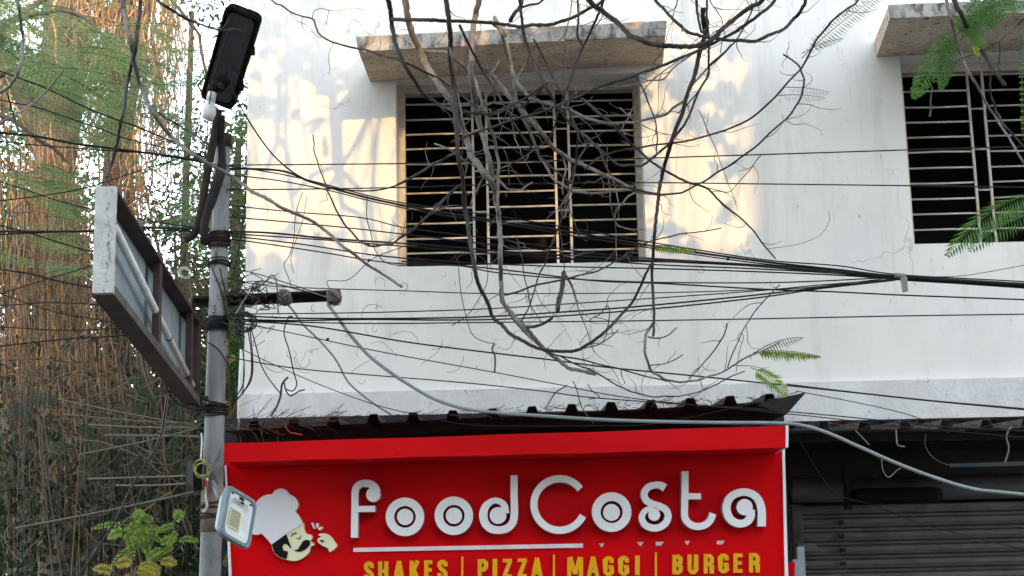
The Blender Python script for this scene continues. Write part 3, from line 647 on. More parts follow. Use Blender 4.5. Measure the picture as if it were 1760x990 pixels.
for i in range(9):
    yy = .39 + i * .037; loft(f, [rr_poly(O + n * -.0135, u, v, .30, yy, .62, yy + .012, .004), rr_poly(O + n * -.0128, u, v, .30, yy, .62, yy + .012, .004)], False, True)
f.build('led_rows', M_flange, fl)
f = MB()
for (a_, b_, w__, h_) in ((.16, .10, .06, .03), (.42, .10, .16, .05), (.50, .17, .10, .04), (.78, .12, .08, .03)):
    loft(f, [rr_poly(O + n * -.0025, u, v, a_, b_, a_ + w__, b_ + h_, .004), rr_poly(O + n * -.0005, u, v, a_, b_, a_ + w__, b_ + h_, .004)], False, True)
f.build('markings', M_black, fl)
f = MB()
for i in range(9):
    t = .2 + i * .075; a = O + u * .2 + v * t - n * .06; b = O + u * .8 + v * t - n * .06; f.box8([a, b, b + v * .012, a + v * .012, a - n * .015, b - n * .015, b + v * .012 - n * .015, a + v * .012 - n * .015])
f.build('cooling_fins', M_flood, fl)
f = MB(); f.tube([P(362, 832, 6.83), P(366, 828, 6.76), P(376, 858, 6.56)], .010, 4); f.build('bracket', M_flood, fl)
# junction box
jb = thing('junction_box', 'small black electrical box on the left side of the pole', 'box', P(332, 812, 6.85))
f = MB(); f.box8([P(319, 838, 6.78), P(334, 845, 6.70), P(348, 842, 6.84), P(330, 836, 6.92), P(320, 787, 6.78), P(334, 785, 6.70), P(345, 787, 6.84), P(330, 788, 6.92)]); b = f.build('casing', M_lamp, jb)
f = MB(); f.box8([P(321, 830, 6.76), P(332, 835, 6.70), P(332, 835, 6.69), P(321, 830, 6.75), P(322, 793, 6.76), P(332, 791, 6.70), P(332, 791, 6.69), P(322, 793, 6.75)]); f.build('cover', M_black, b)
def coil(name, cx, cy, rx, ry, Y, k, M, label, rw=1.0, cat='wire'):
    f = MB()
    for j in range(k):
        a = rx * rng.uniform(.65, 1.05); b = ry * rng.uniform(.65, 1.05); ox, oy = rng.uniform(-.2, .2) * rx, rng.uniform(-.2, .2) * ry; ph = rng.uniform(-.5, .5)
        pts = [P(cx + ox + a * math.cos(t * .4488) * math.cos(ph) - b * math.sin(t * .4488) * math.sin(ph), cy + oy + a * math.cos(t * .4488) * math.sin(ph) + b * math.sin(t * .4488) * math.cos(ph), Y + .05 * math.sin(t * .4488 + j)) for t in range(15)]
        f.tube(pts, rw * pm(Y) * rng.uniform(.7, 1.1), 5)
    o = f.build(name, M, None, P(cx, cy, Y)); return tag(o, label, cat)
coil('wire_coil', 347, 806, 15, 16, 6.66, 7, M_cabley, 'small coil of yellow wire beside the black electrical box', .6)
coil('wire_coil', 420, 553, 22, 17, 6.9, 9, M_cableteal, 'teal coil of spare cable hanging under the cross arm', 1.1)
coil('wire_coil', 318, 470, 13, 10, 7.0, 5, M_cablew, 'small pale wire coil left of the pole beside the sign box', .6)
o = MB().box(P(352, 836, 6.7), P(357, 826, 6.72)).build('wire_connector', mat('connector_red', (.5, .02, .02), .5), None, P(352, 830, 6.7)); tag(o, 'tiny red wire connector below the yellow coil', 'connector')
f = MB(); f.tube(cr([P(345, 790, 6.75), P(347, 760, 6.78), P(346, 745, 6.8)], 5), .004, 6); f.tube(cr([P(356, 822, 6.72), P(353, 850, 6.74), P(356, 870, 6.76), P(350, 880, 6.78)], 5), .006, 6); tag(f.build('loose_wire', M_cablew, None, P(347, 800, 6.7)), 'loose pale wire ends hanging on the pole by the flood light', 'wire')

# ================================================================ SIGN BOX seen from behind
sb = thing('sign_box', 'old open light box sign with white end hanging over the street left of the pole', 'sign', P(175, 500, 4.7))
ztn, zbn = P(197, 320, 4.7).z, P(188, 503, 4.7).z
xa = P(197, 400, 4.7).x; xb = P(347, 620, 6.85).x; Wd = .066
ya, yb = 4.7, 6.83; ztf, zbf = P(347, 556, 6.83).z, P(347, 697, 6.83).z
def sp(t, off, k):   # t along, off to the left (m), k 0 bottom..1 top
    x = xa + (xb - xa) * t; y = ya + (yb - ya) * t; z0 = zbn + (zbf - zbn) * t; z1 = ztn + (ztf - ztn) * t
    return Vector((x - off, y, z0 + (z1 - z0) * k))
def bar(f, t0, t1, o0, o1, k0, k1):
    f.box8([sp(t0, o1, k0), sp(t0, o0, k0), sp(t1, o0, k0), sp(t1, o1, k0), sp(t0, o1, k1), sp(t0, o0, k1), sp(t1, o0, k1), sp(t1, o1, k1)])
f = MB(); bar(f, 0, .012, 0, Wd, 0, 1); f.build('end_cap', M_boxcap, sb)
f = MB(); bar(f, .0125, 1, 0, Wd + .01, .97, 1.0); f.build('top_flange', M_flange, sb)
f = MB(); bar(f, .0125, 1, 0, Wd + .008, 0, .035); bar(f, .0125, 1, .0, .006, .0352, .09); f.build('bottom_flange', M_board, sb)
f = MB(); bar(f, .0125, .988, Wd - .006, Wd, .036, .969); f.build('back_panel', M_boxin, sb)
f = MB(); bar(f, .989, 1, 0, Wd, .036, .969); f.build('far_end', M_flange, sb)
for t in (.44, .86, .97):
    f = MB(); bar(f, t, t + .03, .004, .03, .091, .968); f.build('upright', M_flange, sb)
f = MB(); a = P(197, 392, 4.78); b = P(330, 662, 6.72); f.tube([a, b], .0145, 12); f.build('tube_light', mat('old_tube', (.70, .70, .68), .5, col2=(.52, .52, .50), scale=20), sb)
f = MB(); mid = a.lerp(b, .62); f.tube([mid, mid.lerp(b, .02)], .0155, 12); f.build('tube_joint', M_iron, sb)
f = MB(); f.tube([sp(1, .03, .97), polept(sp(1, .03, .97).z)], .012, 8); f.tube([sp(1, .03, .1), polept(sp(1, .03, .1).z)], .012, 8); f.build('mounting_bar', M_rust, sb)

# ================================================================ CABLES
def ext(pts):
    pts = [tuple(map(float, p)) for p in pts]
    if pts[0][0] <= 4: a, b = pts[0], pts[1]; d = (a[0] - b[0], a[1] - b[1]); k = 350 / abs(d[0]); pts.insert(0, (a[0] + d[0] * k, a[1] + d[1] * k))
    if pts[-1][0] >= 1756: a, b = pts[-1], pts[-2]; d = (a[0] - b[0], a[1] - b[1]); k = 500 / abs(d[0]); pts.append((a[0] + d[0] * k, a[1] + d[1] * k))
    return pts
def cable(label, pts, w=1.0, Y=(6.9, 7.0), M=M_cable, name='overhead_cable', cat='cable', group=None, sides=6, kk=8):
    pts = ext(pts); n = len(pts)
    P3 = [P(x, y, Y[0] + (Y[1] - Y[0]) * i / (n - 1)) for i, (x, y) in enumerate(pts)]
    c = cr(P3, kk)
    if group: w *= 1.2
    f = MB(); f.tube(c, w * pm((Y[0] + Y[1]) / 2), sides)
    o = f.build(name, M, None, c[0]); return tag(o, label, cat, group)
GR = 'cables strung from the pole to the right'
cable('upper thin cable crossing both windows just below the sunshades height, topmost wire', [(372, 284), (550, 282.5), (700, 281), (1000, 275), (1300, 266), (1550, 258), (1760, 252)], 1.0, (6.9, 6.6), group=GR)
cable('thin level cable crossing the windows second from the top', [(372, 326), (520, 325), (700, 322), (860, 317), (1100, 314), (1300, 316), (1550, 319), (1760, 322)], 1.0, (6.88, 6.7), group=GR)
cable('thick cable sagging from the pole top across the left window into the bundle', [(385, 290), (480, 293), (533, 312), (590, 329), (650, 344), (740, 362), (850, 379), (983, 399), (1110, 421), (1300, 448), (1443, 464), (1545, 475), (1760, 488)], 1.7, (6.9, 6.8), group=GR)
cable('thin cable just above the thick sagging one in front of the left window', [(385, 284), (470, 297), (540, 312), (620, 333), (700, 350), (850, 371), (1000, 395), (1110, 415), (1310, 446), (1443, 457), (1545, 472), (1760, 484)], 1.0, (6.87, 6.79), group=GR)
cable('cable from the pole top hugging the underside of the thick sagging one', [(385, 300), (470, 309), (560, 326), (640, 346), (760, 370), (860, 384), (1000, 408), (1130, 428), (1300, 452), (1450, 466), (1545, 477), (1760, 491)], 1.0, (6.93, 6.82), group=GR)
cable('thick dark cable leaving the middle clamp and sagging into the bundle', [(385, 398), (460, 400), (567, 410), (700, 419), (850, 431), (1000, 441), (1120, 448), (1300, 457), (1440, 467), (1545, 476), (1760, 490)], 1.5, (6.86, 6.8), group=GR)
cable('cable running just under the thick one from the middle clamp', [(385, 401), (450, 405), (567, 413), (700, 424), (850, 436), (1000, 446), (1130, 455), (1300, 462), (1440, 470), (1545, 479), (1760, 493)], 1.1, (6.88, 6.83), group=GR)
cable('cable with black knot passing below the left corner of the left window', [(385, 410), (443, 417), (550, 433), (633, 447), (700, 454), (790, 457), (850, 468), (960, 478), (1117, 485), (1300, 486), (1410, 483), (1527, 477)], 1.0, (6.9, 6.85), group=GR)
cable('cable rising from below the window to meet the bundle at the grey tag', [(690, 449), (850, 462), (1017, 482), (1133, 487), (1310, 497), (1443, 502), (1545, 507), (1650, 511), (1760, 515)], 1.2, (6.85, 6.8), group=GR)
cable('straight cable in front of the left window sill joining the bundle', [(385, 352), (500, 364), (620, 374), (700, 392), (850, 411), (1000, 432), (1130, 446), (1300, 458), (1440, 470), (1545, 481), (1760, 494)], .9, (6.9, 6.84), group=GR)
cable('thin cable from the middle clamp crossing the window foot above the sill', [(700, 417), (850, 432), (1000, 448), (1120, 450), (1240, 452), (1350, 461), (1545, 474)], .9, (6.84, 6.81), group=GR)
cable('lightly sagging cable in front of the lower window bars, between the two bundles', [(385, 372), (500, 382), (620, 394), (740, 408), (850, 421), (1000, 436), (1120, 444), (1300, 455), (1440, 465), (1545, 476), (1760, 487)], 1.0, (6.92, 6.84), group=GR)
cable('cable sagging lowest in front of the window foot before joining the bundle', [(385, 404), (520, 420), (640, 438), (760, 449), (880, 455), (1000, 459), (1140, 462), (1300, 467), (1440, 473), (1545, 480), (1760, 495)], 1.1, (6.9, 6.83), group=GR)
cable('slack cable ending at the cross arm from the pole above', [(390, 458), (450, 473), (510, 492), (560, 508)], .9, (6.86, 6.9))
cable('thin grey cable level with the cross arm running right below the sill', [(390, 478), (450, 490), (533, 495), (700, 500), (850, 504.5), (1133, 503), (1300, 498), (1393, 494), (1527, 478)], .8, (6.86, 6.8), group=GR)
cable('thin cable rising right from the teal coil, upper of the fan below the window', [(385, 540), (583, 538), (717, 535), (850, 530), (1117, 513), (1300, 500), (1420, 489), (1540, 480)], .9, (6.87, 6.8), group=GR)
cable('dark cable rising right from the teal coil, middle of the fan below the window', [(385, 541), (517, 547), (717, 547), (850, 543.5), (1000, 534), (1117, 525), (1300, 507), (1420, 493), (1540, 481)], 1.3, (6.85, 6.8), group=GR)
cable('dark cable rising right from the teal coil, lower of the fan below the window', [(385, 548), (500, 551), (633, 549), (760, 550), (900, 547), (1120, 531), (1300, 512), (1410, 496), (1535, 482)], 1.2, (6.88, 6.8), group=GR)
cable('straight level cable across the blank wall below the grey tag', [(400, 553), (443, 552), (633, 556), (850, 554), (1050, 552), (1300, 548), (1550, 543), (1760, 540)], 1.0, (6.9, 6.75), group=GR)
cable('long cable sloping down right from the teal coil to the lower right edge', [(420, 552), (500, 557), (567, 565), (700, 588), (850, 607), (943, 618), (1050, 632), (1183, 645), (1300, 657), (1443, 672), (1600, 689), (1760, 704)], 1.2, (6.85, 6.9), group=GR)
cable('thin sloping cable with leaf knots passing above the awning twigs', [(410, 554), (480, 568), (560, 585), (667, 607), (850, 640), (960, 661), (1083, 684), (1300, 706), (1420, 718), (1543, 733), (1760, 752)], .8, (6.9, 6.9), group=GR)
cable('cable sloping from the pole over the left of the awning', [(388, 613), (500, 632), (617, 643), (800, 658), (930, 672), (1037, 685), (1300, 703), (1450, 716), (1620, 733), (1760, 741)], .9, (6.87, 7.1), group=GR)
cable('thin cable dropping from the pole to the awning edge', [(385, 585), (430, 607), (467, 625), (547, 660), (640, 694), (720, 714), (790, 728), (850, 732), (1017, 732), (1133, 727), (1300, 692), (1370, 674)], .8, (6.87, 7.1))
cable('thin pale cable dropping across the dark shutter from the corner of the sign', [(1365, 740), (1430, 842), (1500, 868), (1580, 899), (1680, 925), (1760, 945)], .8, (7.5, 8.6), name='service_cable')
cable('thin cable from the awning corner crossing the brown soffit', [(1368, 672), (1443, 686), (1520, 702), (1580, 719), (1632, 745)], .8, (7.1, 7.3), name='service_cable')
cable('thin cable sloping to the right edge above the shutter awning', [(1352, 660), (1443, 671), (1600, 688), (1760, 702)], .9, (7.1, 7.0), name='service_cable')
cable('faint cable rising from the bundle to the right edge under the right window', [(1545, 475), (1640, 475), (1700, 467), (1760, 456)], .6, (6.8, 6.7), name='service_cable')
cable('thick pale grey cable looping from the cross arm over the sign to the right', [(563, 523), (580, 545), (600, 573), (633, 610), (667, 637), (703, 661), (747, 686), (797, 702), (850, 709), (920, 714), (1050, 722), (1200, 726), (1330, 727), (1378, 731), (1420, 743), (1477, 768), (1543, 797), (1610, 822), (1677, 841), (1760, 850)], 3.1, (6.9, 6.7), M_cableg, 'service_cable', 'cable', sides=10)
cable('short grey cable hanging from the cross arm onto the awning', [(483, 512), (503, 533), (520, 557), (547, 583), (577, 618), (600, 658), (640, 692), (675, 714)], 1.7, (6.9, 7.2), M_cableg, 'service_cable')
cable('twisted cable dropping left of the grey one onto the red sign', [(497, 543), (488, 570), (497, 603), (505, 640), (510, 660), (503, 672), (490, 668)], 1.1, (6.9, 7.0), M_cable, 'service_cable')
cable('black cable curving down from the street lamp into the bundle', [(396, 60), (398, 140), (412, 180), (440, 227), (473, 270), (515, 303), (567, 322), (633, 328), (683, 318), (733, 292)], 1.5, (6.5, 6.8), M_cable, 'lamp_wire', 'wire')
cable('thin wire hanging from the lamp head past the white bulb', [(394, 50), (380, 90), (367, 140), (358, 190), (356, 240), (350, 290)], 1.1, (6.3, 6.8), M_cable, 'lamp_wire', 'wire')
for i, (lab, pts) in enumerate([
    ('black wire loop hanging from the teal coil beside the pole, nearest the pole', [(408, 560), (417, 600), (420, 640), (416, 665), (402, 685), (385, 697), (372, 706)]),
    ('black wire loop hanging from the teal coil beside the pole, second loop', [(425, 562), (431, 600), (432, 640), (424, 665), (406, 688), (388, 700), (375, 708)]),
    ('black wire loop hanging from the teal coil beside the pole, outermost loop', [(429, 562), (434, 610), (433, 648), (420, 672), (400, 692), (384, 704)]),
    ('black wire from the teal coil dropping right over the wall corner to the awning', [(431, 563), (440, 595), (447, 622), (458, 645), (472, 664), (482, 676)]),
    ('black wire bowed around the right side of the pole', [(357, 588), (375, 600), (388, 620), (398, 645), (403, 680)]),
    ('short wire arching above the cross arm over the left insulator', [(430, 500), (452, 488), (467, 473), (475, 485), (477, 515), (478, 540)]),
    ('wire hump above the cross arm nearest the pole', [(436, 520), (434, 492), (450, 483), (490, 492), (555, 508)]),
    ('tangled grey wire climbing from the coil to the cross arm', [(405, 540), (420, 515), (433, 500), (460, 488), (500, 493), (560, 510)]),
    ('black wire crossing the pole diagonally from the middle clamp', [(362, 455), (380, 500), (390, 540), (402, 545)]),
    ('second black wire crossing the pole toward the coil', [(378, 460), (387, 500), (398, 530), (420, 545)]),
    ('wire rising beside the pole in front of the foliage', [(402, 470), (412, 420), (420, 360), (425, 290)])]):
    cable(lab, pts, 1.1, (6.85, 6.88), M_cable if i not in (7,) else M_cableg, 'loose_wire', 'wire')
for i, (lab, pts) in enumerate([
    ('black cable looping under the old light box to the pole, outermost loop', [(281, 628), (284, 660), (300, 688), (325, 702), (352, 703)]),
    ('black cable looping under the old light box to the pole, middle loop', [(284, 640), (293, 668), (312, 688), (335, 696), (355, 698)]),
    ('black cable looping under the old light box to the pole, inner loop', [(290, 640), (305, 668), (325, 684), (355, 695)])]):
    cable(lab, pts, 1.3, (6.6, 6.86), M_cable, 'loose_wire', 'wire')
# cables left of the pole
LG = 'cables strung from the pole to the left'
LC = [('cable sloping down from the upper left corner region over the feathery leaves', [(0, 122), (75, 150), (160, 190), (235, 218), (300, 245), (345, 268)], 1.3),
 ('thin cable sloping right below the uppermost left cable', [(0, 172), (60, 184), (160, 217), (230, 242), (345, 266)], 1.0),
 ('thick dark cable running from the left edge to the pole top', [(0, 228), (60, 234), (130, 247), (200, 256), (290, 268), (370, 283)], 1.9),
 ('thin cable just below the thick one at the left edge', [(0, 243), (60, 249), (160, 257), (260, 264), (350, 275)], 1.0),
 ('thin cable sagging from the left edge behind the light box top', [(0, 312), (50, 328), (100, 345), (160, 360), (260, 380), (345, 392)], .9),
 ('thick dark cable level with the middle of the light box', [(0, 398), (80, 398), (160, 397), (250, 392), (300, 393), (360, 394)], 1.8),
 ('second cable level with the middle of the light box, just below the thick one', [(0, 403), (90, 399), (200, 396), (280, 396), (360, 398)], 1.1),
 ('brown cable sagging across the hanging roots left of the box', [(0, 388), (40, 397), (90, 413), (157, 433)], 1.1),
 ('pale cable crossing the roots toward the lower end of the box cap', [(0, 463), (50, 470), (100, 483), (157, 494), (250, 512), (345, 535)], 1.3),
 ('black cable climbing from the left edge across the light box cap height', [(0, 345), (60, 338), (150, 322), (250, 290), (345, 262)], .9),
 ('thin level cable across the roots below the box', [(0, 562), (120, 568), (230, 562), (345, 552)], .9),
 ('thin cable level with the bottom of the box cap', [(0, 525), (100, 520), (240, 530), (345, 545)], .9),
 ('thin black cable low across the dark roots', [(0, 595), (110, 583), (215, 576), (345, 560)], 1.1),
 ('cable sloping down to the right across the shaded roots', [(0, 505), (90, 535), (180, 552), (345, 585)], .9),
 ('thin dark cable rising right behind the light box', [(0, 505), (80, 480), (160, 455), (345, 385)], .9)]
for lab, pts, w_ in LC: cable(lab, pts, w_, (6.4, 6.86), M_cable, group=LG)
cable('thick cable descending steeply from the loops to the bottom left among the leaves', [(287, 680), (283, 710), (276, 747), (262, 780), (240, 813), (222, 845), (207, 877), (188, 912), (167, 943), (150, 968), (128, 998)], 1.9, (6.7, 5.8), M_cable, 'service_cable')
# tag on the bundle
tg = MB(); tg.box8([P(1551, 503, 6.78), P(1561, 501, 6.78), P(1561, 501, 6.80), P(1551, 503, 6.80), P(1547, 477, 6.78), P(1559, 475, 6.78), P(1559, 475, 6.80), P(1547, 477, 6.80)])
tg.tube([P(1538, 473, 6.79), P(1556, 474, 6.79)], .012, 8)
tag(tg.build('cable_tag', mat('tag_grey', (.20, .20, .20), .7, col2=(.30, .29, .27), scale=40), None, P(1553, 490, 6.79)), 'small grey plastic tag hanging from the cable bundle on the right', 'tag')
for (x, y, lab) in ((635, 447, 'small black joint on the cable below the left window corner'), (1251, 445, 'small black joint on the bundle right of the left window'), (563, 583, 'dried leaf knot caught on a thin cable below the cross arm'), (501, 545, 'black knot of tape on the cable beside the left insulator')):
    f = MB(); c = P(x, y, 6.84)
    for j in range(7): d = Vector((rng.uniform(-1, 1), rng.uniform(-.5, .5), rng.uniform(-.6, .6))) * .012; f.tube([c - d, c, c + d * .5], [.002, .007, .003], 5)
    tag(f.build('cable_joint', M_cable, None, c), lab, 'joint')
# small tangle of wires between pole and arm
f = MB()
for j in range(42):
    a = (rng.uniform(384, 450), rng.uniform(482, 560)); pts = [a]
    for k in range(4): pts.append((pts[-1][0] + rng.uniform(-22, 22), pts[-1][1] + rng.uniform(-14, 14)))
    f.tube(cr([P(x, y, rng.uniform(6.82, 6.95)) for x, y in pts], 4), rng.uniform(.5, 1.1) * pm(6.9), 4)
for cx, cy in ((489, 510), (574, 512)):
    for j in range(14):
        pts = [(cx + rng.uniform(-13, 13), cy + rng.uniform(-14, 16)) for k in range(4)]
        f.tube(cr([P(x, y, rng.uniform(6.84, 6.92)) for x, y in pts], 4), rng.uniform(.4, 1.0) * pm(6.9), 4)
tag(f.build('wire_tangle', M_twig, None, P(420, 520, 6.9)), 'tangle of loose wires and dry tendrils around the cross arm', 'wires', kind='stuff')

# ================================================================ OVERHANGING TREE
tree = thing('overhanging_tree', 'bare branching tree hanging in front of the white wall, with a few feathery green fronds', 'tree', (4.6, 3.9, 0))
trunkpts = [(4.6, 3.9, -.1), (4.62, 3.95, 1.5), (4.5, 4.1, 3.2), (4.35, 4.3, 4.8), (4.0, 4.6, 6.0)]
f = MB(); f.tube(cr(trunkpts, 6), list(np.linspace(.24, .13, 25)), 14); f.build('trunk', M_bark, tree)
limb = cr([(4.0, 4.6, 6.0), (2.6, 5.1, 6.15), (1.2, 5.4, 6.05), (0, 5.5, 6.0), (-1.2, 5.3, 6.1), (-2.4, 5.2, 6.0)], 8)
f = MB(); f.tube(limb, list(np.linspace(.11, .03, len(limb))), 10); f.build('limb', M_bark, tree)
def branch(pts, r0_, r1_, Y=(5.8, 6.0), M=M_branch, wob=.12, name='branch', parent=tree, k=6, conn=True, n=7):
    q2 = [pts[0]]
    for a_, b_ in zip(pts[:-1], pts[1:]):
        L_ = math.hypot(b_[0] - a_[0], b_[1] - a_[1])
        if L_ > 22: q2.append(((a_[0] + b_[0]) / 2 + rng.uniform(-.035, .035) * L_, (a_[1] + b_[1]) / 2 + rng.uniform(-.035, .035) * L_))
        q2.append((b_[0] + rng.uniform(-.8, .8), b_[1] + rng.uniform(-.8, .8)))
    pts = q2; n_ = len(pts); ph = rng.uniform(0, 6)
    P3 = [P(x, y, Y[0] + (Y[1] - Y[0]) * i / (n_ - 1) + wob * math.sin(ph + i * .9)) for i, (x, y) in enumerate(pts)]
    rad_px = list(np.linspace(r0_, r1_, n_))
    rad = [max(.0012, a * pm((Y[0] + Y[1]) / 2)) for a in rad_px]
    if conn and parent is tree:
        for end in (0, 1):
            if pts[-end][1] > 6: continue
            P3 = P3[::-1] if end else P3; rad = rad[::-1] if end else rad
            a = P3[0]; dr = (P3[0] - P3[1]).normalized(); dr = (dr + Vector((0, 0, .5))).normalized()
            e1 = a + dr * .22; e2 = e1 + (dr + Vector((0, 0, 1.0))).normalized() * .5
            j = min(range(len(limb)), key=lambda i: (limb[i].x - e2.x) ** 2)
            P3 = [limb[j], limb[j].lerp(e2, .5), e2, e1] + P3; rad = [rad[0] * 1.4, rad[0] * 1.3, rad[0] * 1.2, rad[0] * 1.1] + rad
            if end: P3 = P3[::-1]; rad = rad[::-1]
    c = cr(P3, k); rr = list(np.interp(np.linspace(0, 1, len(c)), np.linspace(0, 1, len(rad)), rad))
    rr = [r_ * (1 + .07 * nr.normal() * (1 if i % 3 == 0 else .3)) for i, r_ in enumerate(rr)]
    jit = [p + Vector((nr.normal(), nr.normal(), nr.normal())) * (r_ * .10) for p, r_ in zip(c, rr)]
    f = MB(); f.tube(jit, rr, n); return f.build(name, M, parent), c
D_ = M_branchd
